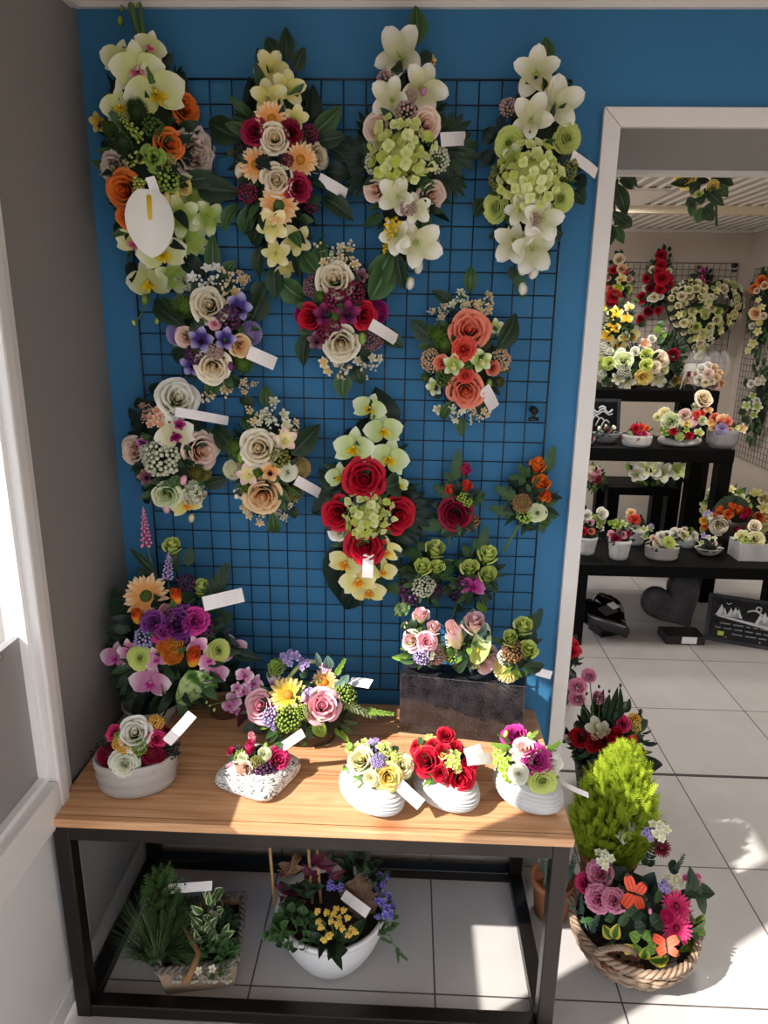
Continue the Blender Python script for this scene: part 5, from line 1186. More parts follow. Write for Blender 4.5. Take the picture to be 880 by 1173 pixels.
# dark arrangement on the floor in the opening
S_ = ((640, 680), 3.667)
cb = atz(690, 880, 0); cb = Vector((.70, 2.12, 0))
t = thing('floor_flower_arrangement', 'pink carnations and red tulips in a dark pot on the floor behind the lime conifer', 'flower arrangement', cb)
mb = MB(); mb.lathe([(0, 0), (.08, 0), (.10, .12), (.107, .122), (.107, .14), (.095, .14), (.09, .12), (0, .12)], 30); put('pot', mb.mesh('pot', plain('dark_plastic_pot', '2A2422', .5)), t, WORLD[t.name])
E = Ell((cb.x, cb.y, .20), (.15, .11, .13))
arrange('', '', '', '''
carnation carnpink 128 345 52; carnation carnpink 78 388 62; carnation carnpink 76 440 58; carnation carnpink 168 435 46; stem x 150 560 130 350 5; stem x 140 560 85 395 5; stem x 150 560 85 445 5; stem x 170 540 170 440 5
lily white 165 570 100; lily white 190 575 70; lily white 38 610 40; rose red 85 605 72; tulip red 232 615 84; tulip coralred 296 635 70; rose hotpink 272 545 60; rose red 150 630 70; tulip darkred 200 640 70
sedum yelloworange 265 475 44; sedum yelloworange 320 530 60; sedum yellow 325 560 50; sedum yellow 255 500 40; bud berrydark 345 495 24; bud berrydark 213 410 16; bud berrydark 170 390 16; bud berrydark 118 420 16; bud berrydark 260 385 16
leaf dark 210 540 250 390 30; leaf dark 190 530 215 420 30; leaf dark 230 540 285 450 36; leaf dark 290 580 380 530 46; leaf dark 300 560 350 500 40; leaf dark 130 560 95 480 30; leaf dark 110 560 60 550 36; leaf dark 240 560 230 470 40; leaf deep 160 520 150 420 26; leaf dark 250 520 260 390 24; leaf dark 170 500 190 400 24; leaf deep 320 620 350 590 40; leaf deep 60 640 30 560 40; leaf dark 280 500 300 440 30; sprig dark 120 520 90 430 40; sprig dark 140 510 160 420 40
leaf deep 310 690 430 800 90; leaf deep 300 700 370 740 80; leaf deep 330 740 420 850 80''', *S_, None, E=E, root=t, green=120, gsize=.06, zmin=.1)
# red blooms peeping out behind the door trim
cb = Vector((.66, 2.72, 0))
t = thing('potted_red_flowers', 'potted red flowers peeping out behind the white door trim', 'plant pot', cb)
mb = MB(); mb.lathe([(0, 0), (.06, 0), (.075, .12), (.08, .12), (.08, .13), (.07, .13), (0, .11)], 24); put('pot', mb.mesh('pot', plain('dark_plastic_pot', '2A2422', .5)), t, WORLD[t.name])
E = Ell((cb.x, cb.y, .2), (.09, .08, .1))
arrange('', '', '', '''
rose red 60 215 50; rose coralred 80 240 40; carnation red 55 245 50; carnation red 40 200 50; leaf deep 50 250 75 310 36; leaf deep 45 260 50 310 36; leaf dark 60 200 75 170 24''', *S_, None, E=E, root=t, green=40, gsize=.05, zmin=.1)
# ------------------------------------------------------------------ second room: black tables
M_black = plain('black_table', '070707', .5, spec=.08)
def table(label, x0, x1, y0, y1, z, lw=.07, th=.06):
    t = thing('black_display_table', label, 'table', ((x0+x1)/2, (y0+y1)/2, 0), 'black tables in the second room')
    mb = MB(); mb.box(x0, x1, y0, y1, z-th, z); bevel(put('tabletop', mb.mesh('tabletop', M_black, False), t, I4), .004)
    for a in (x0, x1-lw):
        for b in (y0, y1-lw):
            mb = MB(); mb.box(a+.002, a+lw-.002, b+.002, b+lw-.002, 0, z-th-.0005); bevel(put('leg', mb.mesh('leg', M_black, False), t, I4), .003)
    return t
T1Z, T2Z, T3Z, T4Z = .435, .905, 1.14, .56
table('low front black table in the second room with small flower pots', .83, 2.12, 3.25, 3.84, T1Z)
table('middle height black table behind the low one in the second room', .72, 1.80, 3.86, 4.32, T2Z, .08, .075)
table('tallest black table at the back of the second room under the big white bouquets', 1.06, 2.07, 4.78, 5.30, T3Z, .10, .08)
table('small black side table standing behind the middle black table', 1.28, 1.74, 4.38, 4.72, T4Z, .08, .05)

U_, V_, O_ = ((660, 270), 6.173), ((750, 290), 6.515), ((640, 440), 3.667)
GB2 = 'flower sprays on the far wall grid'
g2 = wire_grid('hanging_wire_grid', 'wire grid panel on the beige far wall of the second room', 1.33, 2.05, 27, 20, B2-.02, mat=plain('grey_wire', '3A3634', .5, .3))
mb = MB()
for i in range(23): mb.tube([(0, i*.05, 0), (0, i*.05, -1.5)], .0022, 5)
for j in range(31): mb.tube([(-.004, 0, -j*.05), (-.004, 1.1, -j*.05)], .0022, 5)
o = put('hanging_wire_grid', mb.mesh('hanging_wire_grid', plain('grey_wire', '3A3634', .5, .3))); o.location = (R2X-.015, 4.95, 2.0); tag(o, 'wire grid panel on the right side wall of the second room', 'grid panel')
P = aty(842, 304, B2-.03); mb = MB(); mb.tube([(0, .025, 0), (0, -.015, 0)], .018, 12); mb.tube([(0, -.015, 0), (0, -.02, 0)], .008, 10); mb.box(-.022, .022, -.006, .004, -.05, -.036)
o = put('grid_hook', mb.mesh('grid_hook', MATS['black_plastic'])); o.location = P; tag(o, 'dark round hook at the top corner of the far room grid', 'hook')

def far(name, label, cat, spec, crop, box, y0, rd=.12, green=40, gs=.08, group=None, zmin=None, ymax=None, base=None, **k):
    return arrange(name, label, cat, spec, *crop, box, y0=y0, rd=rd, green=green, gsize=gs, group=group, zmin=zmin, ymax=ymax, base=base, **k)
far('hanging_flower_spray', 'far wall spray of cream and red roses with orchids beside the door trim', 'flower spray', '''
rose cream 305 160 70; rose peach 328 232 62; rose red 262 243 52; rose hotpink 350 250 40; rose palepink 222 292 46; rose red 205 358 50; rose coral 238 380 56; carnation red 270 430 90; carnation darkred 245 470 60; orchid paleyellow 320 305 84; rose palepink 385 305 50; orchid lime 300 370 80; rose lime 372 380 60; orchid paleyellow 290 420 60; orchid paleyellow 210 500 80
leaf dark 300 140 275 105 30; leaf dark 320 140 318 95 30; leaf dark 260 190 230 180 30; leaf dark 390 340 412 310 30''', U_, (295, 330, 85, 190), 6.13, group=GB2, ymax=6.17, green=50)
far('hanging_flower_spray', 'far wall spray of deep red roses left of the yellow heart wreath', 'flower spray', '''
rose red 603 132 66; rose red 602 210 70; rose red 585 262 70; carnation red 610 300 90; rose red 650 300 66; rose red 497 300 56; rose darkred 525 372 56; rose red 598 380 66; rose red 660 350 56; rose red 462 442 66; rose red 455 595 60; rose darkred 510 540 60; rose red 585 530 50; rose cream 540 238 46; rose cream 488 370 42; rose cream 550 438 56; rose white 600 430 40; rose white 520 445 36; rose cream 660 250 40
leaf dark 620 110 622 55 30; leaf dark 650 110 668 75 30; leaf dark 655 150 678 125 30; leaf dark 590 110 580 90 26; leaf dark 640 180 670 170 30''', U_, (575, 340, 100, 240), 6.13, group=GB2, ymax=6.17, green=70)
far('hanging_flower_spray', 'small far wall spray of purple blooms peeping above the heart wreath', 'flower spray', '''
orchid orchidmag 362 120 56; orchid purpred 355 165 60; orchid orchidmag 350 200 60; orchid magenta 368 220 50; leaf dark 330 180 260 160 40; leaf dark 320 210 260 215 40; leaf dark 390 190 440 175 40; leaf dark 340 120 320 90 30''', V_, (355, 180, 50, 70), 6.14, group=GB2, ymax=6.17, green=16)
# heart wreath on a small white easel
hc = aty(805, 366, 5.95)
t = thing('hanging_heart_wreath', 'heart shaped wreath of small pale yellow roses on the far wall grid', 'wreath', hc, None)
def heart(a): return (16*sin(a)**3/16.5, (13*cos(a)-5*cos(2*a)-2*cos(3*a)-cos(4*a)+2.5)/15.5)
HW, HH = .285, .30
mb = MB(); mb.tube([hc+Vector((HW*heart(2*pi*k/60)[0]*.92, 0, HH*heart(2*pi*k/60)[1]*.92)) for k in range(61)], .052, 8, cap=False); put('foliage_ring', mb.mesh('foliage_ring', plain('moss', '1C2A18')), t, I4)
r = random.Random(12)
for ring, n, dy in ((1.03, 34, -.02), (.86, 28, -.055), (.70, 18, -.03)):
    for k in range(n):
        x, z = heart(2*pi*(k+r.uniform(-.2, .2))/n); P = hc+Vector((HW*x*ring, dy-.02, HH*z*ring)); kind, c = r.choice((('rose', 'cream'), ('rose', 'paleyellow'), ('lily', 'paleyellow'), ('rose', 'paleyellow'), ('sedum', 'hydra'), ('lily', 'white')))
        place_flower(t, kind, c, P, Vector((x*.5, -1, z*.5)), r.uniform(.055, .08))
for k in range(14):
    x, z = heart(2*pi*k/14); P = hc+Vector((HW*x*.40, -.05, HH*z*.40-.02)); place_flower(t, 'rose', 'paleyellow' if k % 3 else 'lime', P, Vector((0, -1, 0)), .075)
E = Ell(hc+Vector((0, .02, 0)), (.19, .04, .20)); greenery(t, E, 60, .07, seed=4)
for sg in (-1, 1): place_line(t, 'leaf', 'dark', hc+Vector((.02*sg, -.07, .12)), hc+Vector((.20*sg, -.08, .09)), .03, Vector((0, -1, 0)))
# right hand wall sprays
for (label, cz, cy, spec, box) in (('orange rose and cream spray high on the right wall of the second room', 1.66, 5.86, '''
rose orange 795 205 70; rose peach 820 240 50; rose orange 740 265 60; rose palepink 760 280 40; lily paleyellow 775 350 46; rose peach 745 450 80; rose cream 815 470 46; mum paleyellow 780 520 50; rose white 722 545 40; lily paleyellow 770 580 60; rose orange 835 645 70; rose orange 830 720 60; lily paleyellow 735 670 70; lily paleyellow 695 730 50; lily paleyellow 800 400 50; rose cream 830 540 46; leaf dark 815 170 825 125 30; leaf dark 740 240 718 215 26; leaf mid 720 420 690 480 40; leaf dark 800 300 840 290 40''', None), ('white bloom spray low on the right wall of the second room', .98, 5.72, '''
lily white 800 950 80; lily white 820 1040 90; rose white 770 960 50; rose white 715 975 50; lily palegreen 735 1065 60; rose white 760 1100 40; lily whitegreen 690 1140 70; lily whitegreen 770 1145 80; rose white 830 870 50; rose cream 795 855 40; lily white 840 930 60; lily palegreen 800 1230 80; lily palegreen 740 1210 60; lily palegreen 790 1290 60; leaf dark 690 1000 680 930 40; leaf dark 680 1180 620 1190 50; leaf dark 700 1240 650 1260 40; leaf dark 820 1290 830 1360 40''', None)):
    E = Ell((R2X-.075, cy, cz), (.06, .20, .36 if cz > 1.2 else .33)); root = thing('hanging_flower_spray', label, 'flower spray', E.c, 'flower sprays on the right wall of the second room')
    arrange('', '', '', spec, *V_, None, E=E, root=root, green=0)
    mb = MB(); mb.lathe([(.0, -.9)]+[(sqrt(1-(k/8-1)**2)*1, k/8-1) for k in range(1, 16)]+[(0, 1)], 14); me = mb.mesh('foliage_base', plain('moss', '1C2A18')); put('foliage_base', me, root, Matrix.Translation(E.c+Vector((.052, -.10, 0))) @ Matrix.Diagonal((.018, .10, .27, 1)))
    r = random.Random(5)
    for i in range(46):
        a = r.uniform(0, 6.28); q = r.uniform(.5, 1); o = E.c+Vector((.035-.02*r.random(), -.10+.15*q*cos(a), .30*q*sin(a))); d = Vector((-.15, cos(a), sin(a)+r.uniform(-.3, .3))).normalized(); place_line(root, 'leaf', 'dark' if i % 2 else 'mid', o, o+d*.07, .032, Vector((-1, -.5, .2)))
# bouquets on the tallest table
GT = 'bouquets crowding the tallest black table'
far('large_bouquet', 'pale yellow orchid spray beside the trim on the tallest black table', 'bouquet', '''
orchid paleyellow 380 500 84; orchid yellow 275 545 120; orchid yellow 360 585 96; orchid yellow 255 650 120; orchid yellow 212 712 120; orchid paleyellow 400 715 150; orchid paleyellow 305 775 130; orchid paleyellow 340 720 90; orchid lime 190 520 60; leaf mid 420 480 430 440 40; leaf dark 330 480 300 440 40; leaf dark 440 640 490 600 50; leaf mid 330 640 420 650 50''', U_, (305, 640, 110, 150), 4.98, group=GT, green=60, zmin=T3Z+.005)
far('large_bouquet', 'wide bouquet of white and green roses at the left of the tallest black table', 'bouquet', '''
ranunculus lime 165 900 90; rose lime 232 900 80; rose palegreen 335 880 116; rose whitegreen 245 1065 110; rose yellow 476 1003 110; lily white 355 1040 130; lily white 290 1010 90; sedum sedumwhite 340 960 100; rose lime 505 835 80; rose lime 500 915 80; rose cream 600 870 110; lily white 575 1020 110; lily white 645 1010 80; rose cream 560 930 80; rose white 235 815 50; sedum sedumwhite 180 800 100; rose white 420 815 60; rose white 540 725 50; lily palepink 490 765 90; rose white 320 825 60; rose paleyellow 620 950 70; rose white 260 1108 40; sedum sedumwhite 175 980 80; lily white 650 1090 50; rose lime 150 850 50; leaf mid 345 1080 320 1160 36; leaf dark 160 1030 130 1080 40; leaf dark 700 900 690 980 50; leaf mid 420 970 400 930 40; leaf mid 380 1090 420 1080 30; leaf light 290 860 280 800 30''', U_, (390, 930, 250, 160), 4.95, group=GT, rd=.16, green=90, zmin=T3Z+.005)
far('large_bouquet', 'leafy green bouquet with one dark red rose on the tallest black table', 'bouquet', '''
rose darkred 145 755 80; rose red 155 735 40; leaf mid 40 560 60 500 60; leaf light 30 600 20 540 60; leaf light 50 640 90 580 60; leaf mid 20 660 80 640 60; rose white 68 572 30; leaf dark 100 820 180 870 60; leaf dark 90 760 60 700 50; leaf dark 130 880 190 900 50; rose yellow 170 955 80; rose cream 215 830 50; rose yellow 225 960 50; leaf mid 150 1000 200 1020 40; rose white 110 1015 40; lily white 50 950 90; rose cream 45 790 90''', V_, (100, 790, 100, 230), 4.97, group=GT, green=70, zmin=T3Z+.005)
tw, Ew = far('wrapped_bouquet', 'bouquet of cream roses in clear wrapping at the right of the tallest black table', 'bouquet', '''
rose palepink 300 900 60; rose white 350 860 70; rose palepink 400 900 70; rose white 330 950 70; rose cream 380 970 60; rose palepink 290 960 50; rose peach 490 895 50; rose peach 465 930 60; rose palepink 455 1000 60; rose peach 500 980 60; rose peach 450 850 50; rose white 400 830 50; rose hotpink 255 900 40; rose cream 430 960 50''', V_, (380, 930, 110, 100), 4.92, group=GT, green=24, gs=.05, zmin=T3Z+.005)
wm, wnt, wb = newmat('clear_wrap'); tr = wnt.nodes.new('ShaderNodeBsdfTransparent'); ms = wnt.nodes.new('ShaderNodeMixShader'); ms.inputs[0].default_value = .10; wb.inputs['Base Color'].default_value = (.9, .9, .92, 1); wb.inputs['Roughness'].default_value = .12
wnt.links.new(tr.outputs[0], ms.inputs[1]); wnt.links.new(wb.outputs[0], ms.inputs[2]); wnt.links.new(ms.outputs[0], wnt.nodes['Material Output'].inputs['Surface'])
mb = MB(); zb = T3Z-Ew.c.z
mb.grid(lambda u, v: ((.045+.09*sin(pi*v*.8)+.012*sin(18*pi*u)*v)*cos(2*pi*u), (.045+.08*sin(pi*v*.8)+.012*sin(18*pi*u)*v)*sin(2*pi*u)-.02, zb+.005+(.24+.02*sin(14*pi*u))*v), 54, 10, 0, True)
put('clear_wrap', mb.mesh('clear_wrap', wm), tw, Matrix.Translation(Ew.c))
t = thing('small_white_easel', 'small white easel under the heart wreath on the tallest black table', 'easel', aty(790, 428, 4.9))
b0 = aty(790, 418, 4.9); b0.z = T3Z
for (dx, dy) in ((-.05, -.02), (.05, -.02), (0, .05)):
    mb = MB(); mb.tube([b0+Vector((dx, dy, 0)), b0+Vector((dx*.15, dy*.2, .17))], .005, 6); put('leg', mb.mesh('leg', M_white), t, I4)
mb = MB(); mb.box(b0.x-.04, b0.x+.04, b0.y-.014, b0.y-.006, b0.z+.12, b0.z+.17); put('ledge', mb.mesh('ledge', M_white, False), t, I4)
b_ = aty(790, 418, 4.9)
# flowers hanging over the side table and standing on the floor behind
far('large_bouquet', 'white and green bouquet on the small side table seen between black legs', 'bouquet', '''
lily white 370 350 110; lily white 440 370 90; lily whitegreen 500 360 90; lily white 330 380 70; lily lime 420 350 50; leaf light 350 400 340 430 60; leaf light 430 390 440 420 50; leaf light 300 350 280 345 40; rose white 400 430 40''', O_, (420, 375, 130, 50), 4.46, green=40, rd=.13, zmin=T4Z)
far('large_bouquet', 'bouquet of pink blooms behind the left legs of the middle table', 'bouquet', '''
rose cream 150 360 40; rose pink 145 390 36; rose burgundy 160 400 36; rose cream 125 380 40; rose pink 165 370 30; leaf dark 130 400 120 440 30; leaf mid 160 420 180 430 30''', O_, (140, 390, 50, 45), 4.50, green=30, rd=.10, cols=('mid', 'light'))
for (px, py, y0, lab, pal, rx, rz) in ((832, 580, 4.75, 'yellow bouquet in a glass green vase on the floor behind the black legs', ('lily paleyellow', 'rose paleyellow', 'lily palegreen'), .16, .16), (866, 590, 5.05, 'yellow and orange bouquet on the floor by the right wall of the second room', ('rose paleyellow', 'lily paleyellow', 'rose orange'), .22, .20)):
    c = aty(px, py, y0); t = thing('floor_bouquet', lab.replace(' in a glass green vase', ''), 'bouquet', (c.x, c.y, 0), 'bouquets on the far room floor'); E = Ell(c, (rx, .14, rz)); greenery(t, E, 40, .09, ('mid', 'light', 'dark'), seed=int(px))
    r = random.Random(px)
    for i in range(22):
        a, q = r.uniform(0, 6.28), sqrt(r.random()); kd, cc = r.choice(pal).split(); P, n = E.hit(*[v for v in ((lambda p: (440+F*((p-CP).dot(RT))/((p-CP).dot(fwd)), 586.5-F*((p-CP).dot(UP))/((p-CP).dot(fwd))))(c+Vector((rx*q*cos(a), 0, rz*q*sin(a)))))]); place_flower(t, kd, cc, P, n, r.uniform(.07, .11))
    mb = MB(); H = max(.05, c.z-rz*.6); mb.lathe([(0, 0), (.07, 0), (.09, H*.9), (.10, H), (.09, H), (.08, H*.8), (0, H*.5)], 24); put('pot', mb.mesh('pot', MATS['dark_plastic_pot']), t, WORLD[t.name])
# pots on the middle table
GM, GL = 'flower pots on the middle black table', 'flower pots on the low black table'
def pot(label, px, py, z, y, w, h, spec, crop, group, shape='round', mat=None, mound=(1.0, .8), cat='flower arrangement'):
    P = aty(px, py, y); P.z = z; k = ppm(P); W = w/k/2; H = h/k
    t = thing('potted_flower_arrangement', label, cat, P, group); mat = mat or M_whitecer; mb = MB()
    if shape == 'round': mb.lathe([(0, 0), (W*.86, 0), (W*.96, H*.3), (W, H*.8), (W, H), (W*.92, H), (W*.9, H*.8), (0, H*.75)], 28, 1, .85)
    elif shape == 'tiers': mb.lathe([(0, 0), (W*.85, 0), (W*.93, H*.12), (W*.93, H*.28), (W*.90, H*.34), (W*.98, H*.5), (W*.95, H*.64), (W*.97, H*.7), (W, H*.9), (W*.96, H), (W*.88, H*.9), (0, H*.8)], 32, 1, .75)
    elif shape == 'taper': mb.lathe([(0, 0), (W*.74, 0)]+[(W*(.74+.26*v/6+(.03 if v % 2 else 0)), H*v/6) for v in range(1, 6)]+[(W, H), (W*.9, H), (W*.86, H*.8), (0, H*.75)], 20)
    elif shape == 'square':
        for (a, b, c, d) in ((-W, W, -W*.8, -W*.8+.01), (-W, W, W*.8-.01, W*.8), (-W, -W+.01, -W*.8+.0101, W*.8-.0101), (W-.01, W, -W*.8+.0101, W*.8-.0101), (-W+.012, W-.012, -W*.8+.012, W*.8-.012)): mb.box(a+(.0101 if c > -W*.8+.005 and c < 0 and d > .02 and b-a < .02 and 0 else 0), b, c, d, 0, H if b-a < .011 or d-c < .011 else H*.7)
    elif shape == 'dish': mb.lathe([(0, 0), (W*.4, 0), (W*.7, H*.3), (W, H*.9), (W*1.02, H), (W*.95, H), (W*.65, H*.5), (0, H*.4)], 30, 1, .6)
    elif shape == 'stone':
        mb.grid(lambda u, v: (W*(.55+.45*abs(cos(2*pi*u)))*sin(pi*v)**.6*cos(2*pi*u)*1.1, W*.45*sin(pi*v)**.6*sin(2*pi*u), H*.5*(1-cos(pi*v))*(.75+.25*cos(4*pi*u))), 28, 10, 0, True)
    put('pot' if shape != 'stone' else 'stone_base', mb.mesh('pot', mat, shape != 'square'), t, WORLD[t.name])
    E = Ell(P+Vector((0, 0, H*1.05)), (W*mound[0], W*.75, W*mound[1]))
    arrange('', '', '', spec, *crop, None, E=E, root=t, green=26, gsize=.045, zmin=z+H*.7)
M_rough = plain('rough_white', 'CFCCC8', .75, noise=.25, nscale=45, bump=1); M_greyfelt = plain('grey_felt_pot', '8E8C90', .9, noise=.15, nscale=60, bump=.5)
W3, W4, W5, W6 = ((655, 440), 7.652), ((740, 430), 7.333), ((650, 560), 7.333), ((760, 550), 7.333)
pot('white dish of pink blooms at the very left of the middle black table', 670, 517, T2Z, 3.94, 24, 9, 'rose hotpink 150 440 36; rose burgundy 165 480 40; leaf mid 160 500 190 520 30; rose pink 140 470 30; leaf dark 180 480 200 500 30', W3, GM, 'dish')
pot('grey nest shaped dish of white buds before the black plaque', 694, 509, T2Z, 4.02, 32, 12, 'bud white 240 388 44; bud white 298 372 44; bud white 372 385 56; rose mauve 310 400 60; bud peonygrey 270 410 40', W3, GM, 'dish', M_greyfelt, (.6, .35))
pot('low round white bowl of magenta and red roses on the middle black table', 728, 519, T2Z, 3.95, 34, 13, 'rose hotpink 580 478 84; rose hotpink 470 475 60; rose magenta 450 465 36; rose pink 650 450 60; rose hotpink 635 440 50; sedum palegreen 515 432 50; carnation red 560 390 70; carnation coralred 610 380 60; rose orange 665 385 44; leaf dark 650 490 680 500 40; leaf dark 520 480 540 500 30', W3, GM, 'round', M_rough, (.95, .75))
pot('big pastel arrangement on a rough stone base on the middle black table', 777, 517, T2Z, 3.96, 46, 14, 'peony palegreen 205 385 130; peony paleyellow 150 320 90; orchid pinkcream 345 400 130; orchid pink 380 395 110; rose palepink 330 330 90; carnation coralred 430 330 60; carnation coralred 475 320 50; ranunculus palegreen 475 380 80; rose red 235 470 60; rose red 368 508 56; mum whitegreen 285 515 76; orchid whitegreen 450 480 90; lily lime 140 460 70; orchid palepink 530 290 90; rose cream 495 190 130; rose cream 430 258 60; leaf mid 260 420 300 480 40; leaf light 130 480 210 500 40; lily lime 340 460 50; rose paleyellow 90 350 60; leaf mid 400 280 380 240 30', W4, GM, 'stone', M_rough, (1.15, 1.5))
pot('round grey pot of peach roses with one lilac rose on the middle black table', 825, 517, T2Z, 3.96, 35, 21, 'ranunculus lilac 637 450 96; rose peach 565 445 70; rose peach 710 465 50; rose coral 575 350 70; rose coral 680 390 80; rose peach 640 370 80; lily peach 540 400 70; rose coral 620 390 50; lily palepink 660 350 60; rose burgundy 650 410 40; leaf dark 700 430 720 400 30; leaf dark 520 450 500 430 30; leaf light 720 445 800 450 40; lily cream 810 445 90; lily paleyellow 770 440 50', W4, GM, 'round', M_greyfelt, (1.0, .8))
# plaque with white drawing behind the nest dish
def plaque(name, label, P, w, h, lean, yaw, marks, th=.02):
    t = thing(name, label, 'plaque', P, rz=yaw); M0 = WORLD[t.name] @ Matrix.Rotation(-lean, 4, 'X')
    mb = MB(); mb.box(-w/2, w/2, 0, th, 0, h); bevel(put('stone', mb.mesh('stone', granite('granite_black', '09090B', '17161A', .15), False), t, M0), .002)
    k = MB(); bw = .018
    for (a, b, c, d) in ((-w/2, w/2, 0, bw), (-w/2, w/2, h-bw, h), (-w/2, -w/2+bw, bw, h-bw), (w/2-bw, w/2, bw, h-bw)): k.box(a, b, -.002, .001, c, d)
    put('border', k.mesh('border', granite('granite_grey', '1E1C1E', '46444A', .5), False), t, M0)
    marks(t, M0); return t
M_eng = plain('engraving_white', 'D8DADC', .7)
def strokes(t, M0, name, polys):
    mb = MB()
    for pts, r_ in polys: mb.tube([(x, -.0025, z) for x, z in pts], r_, 5)
    put(name, mb.mesh(name, M_eng), t, M0)
def marks_a(t, M0):
    strokes(t, M0, 'engraved_drawing', [([(-.07+.14*k/12, .165+.012*sin(k*1.1)) for k in range(13)], .006), ([(-.06+.13*k/12, .150+.010*cos(k*.9)) for k in range(13)], .004), ([(-.01+.04*k/5, .19-.002*(k-2.5)**2) for k in range(6)], .006)]
        + [([(-.085+.03*j+.05*k/8, .10+.03*sin(k*.4)-.012*j+.03*k/8) for k in range(9)], .004) for j in range(4)] + [([(-.08, .13-.02*k), (-.06, .12-.02*k), (-.075, .105-.02*k)], .004) for k in range(3)])
plaque('engraved_plaque', 'black plaque with white engraved drawing behind the nest dish', Vector((1.135, 4.17, T2Z)), .235, .235, .18, 0, marks_a)
# small pots on the low table
pot('rough white pot of red and white roses beside the trim on the low black table', 671, 634, T1Z, 3.42, 24, 21, 'rose red 130 360 66; rose coral 205 358 50; rose white 165 215 80; rose pink 200 280 50; rose pink 120 270 50; leaf light 160 260 150 230 30; rose white 300 200 90; mum palegreen 290 260 80; lily whitegreen 270 310 70; lily white 290 335 50; leaf mid 240 380 260 390 30; rose berrydark 140 155 40; leaf dark 130 170 120 140 30; mum palegreen 240 240 60', W5, GL, 'taper', M_rough, (1.2, 1.6))
pot('rough white tapered pot of dusky pink roses on the low black table', 708, 641, T1Z, 3.36, 26, 23, 'rose pink 365 380 60; rose pink 475 390 56; carnation burgundy 410 415 70; carnation burgundy 510 380 50; carnation mauve 440 370 50; lily lime 420 310 80; lily palegreen 470 300 80; sprig light 430 300 450 240 40; leaf light 380 300 340 270 50; lily lime 400 280 60; leaf mid 500 340 520 300 30', W5, GL, 'taper', M_rough, (1.1, 1.2))
pot('small white pot with a peach bloom and a red flower behind the pink rose pot', 728, 628, T1Z, 3.60, 20, 18, 'carnation coralred 565 255 80; rose peach 530 200 70; rose peach 515 240 56; lily white 570 320 90; lily white 600 370 80; lily lilac 550 350 60; leaf dark 620 380 640 360 30; rose peach 550 190 40', W5, GL, 'taper', M_whitecer, (1.2, 1.9))
pot('oval tiered grey bowl of green and white blooms on the low black table', 757, 641, T1Z, 3.38, 39, 16, 'ranunculus lime 855 450 100; rose cream 755 455 66; rose white 790 390 76; rose palepink 720 410 50; lily palegreen 660 400 60; lily whitegreen 640 340 60; lily whitegreen 700 330 60; berry lilac 705 310 40; leaf dark 820 400 850 380 30; rose white 840 370 50; sedum palegreen 800 460 50; leaf mid 680 380 650 360 40', W5, GL, 'tiers', M_ceram, (.95, .7))
pot('small white bowl of white and yellow roses behind the green bowl', 785, 630, T1Z, 3.58, 22, 12, 'rose white 100 440 80; rose white 260 470 70; rose paleyellow 180 470 80; rose palepink 180 410 40; sedum olive 230 420 60; rose white 140 430 50; lily whitegreen 280 500 40', W6, GL, 'round', M_whitecer, (1.15, .8))
pot('low grey bird shaped dish of white and lilac blooms on the low black table', 811, 638, T1Z, 3.44, 32, 9, 'lily lilac 340 470 50; lily white 380 480 50; lily white 430 485 40; rose palepink 430 525 44; lily whitegreen 320 525 50; leaf dark 400 530 380 500 30; leaf mid 350 540 330 560 30; berry berrydark 400 550 40', W6, GL, 'dish', M_ceram, (.7, .6))
pot('white square pot of pale yellow roses at the right of the low black table', 857, 639, T1Z, 3.42, 35, 20, 'rose paleyellow 780 500 120; ranunculus lime 690 510 70; rose paleyellow 650 470 90; lily palegreen 700 455 60; rose cream 770 380 90; lily whitegreen 820 510 60; sedum sedumwhite 690 440 50; leaf dark 720 540 750 560 30', W6, GL, 'square', M_whitecer, (.98, .7))
pot('big bouquet of orange and pink tulips with one cream rose in a dark pot', 832, 626, T1Z, 3.66, 36, 28, 'rose cream 475 380 150; rose orange 545 290 80; tulip orange 470 260 70; tulip orange 590 240 60; tulip orange 630 260 70; tulip red 690 300 90; tulip hotpink 660 310 60; tulip red 710 260 50; carnation burgundy 610 400 70; orchid lilac 380 290 90; rose yelloworange 335 340 60; rose orange 345 390 50; tulip orange 440 290 50; lily white 400 300 60; lily whitegreen 330 440 50; rose yellow 330 410 40; leaf dark 540 440 480 500 60; leaf dark 540 460 560 420 60; leaf mid 650 360 690 380 40; leaf dark 480 220 460 190 30; leaf light 730 240 735 190 30; tulip orange 560 220 50; leaf dark 400 420 380 470 40', W6, GL, 'round', MATS['dark_plastic_pot'], (1.75, 1.9))
# memorial stones on the floor
hb = atz(702, 742, 0); t = thing('glossy_heart_stone', 'glossy black heart shaped stone lying on the second room floor', 'heart stone', hb, rz=radians(18)); 
def heart_solid(S, T, round_=.25, seg=64):
    mb = MB(); prof = [(0, -.5), (.9, -.5), (.98, -.4), (1, -.15), (1, .15), (.96, .38), (.86, .5), (.5, .56), (0, .58)]
    def fn(u, v):
        k, z = prof[min(8, int(round(v*8)))]; x, y = heart(2*pi*u); return (S*k*x, -T*z, S*k*(y-.05))
    mb.grid(fn, seg, 8, 0, True); return mb
M0 = Matrix.Translation(hb+Vector((.0, .16, .105))) @ Matrix.Rotation(radians(38), 4, 'Z') @ Matrix.Rotation(radians(-70), 4, 'X')
mb = heart_solid(.155, .07); put('heart', mb.mesh('heart', plain('gloss_black', '0C0C0D', .06, coat=.5)), t, M0)
mb = MB(); mb.box(-.06, .045, -.0425, -.0400, -.03, .03); put('name_plate', mb.mesh('name_plate', plain('dull_metal', '6A6260', .4, .5), False), t, M0)
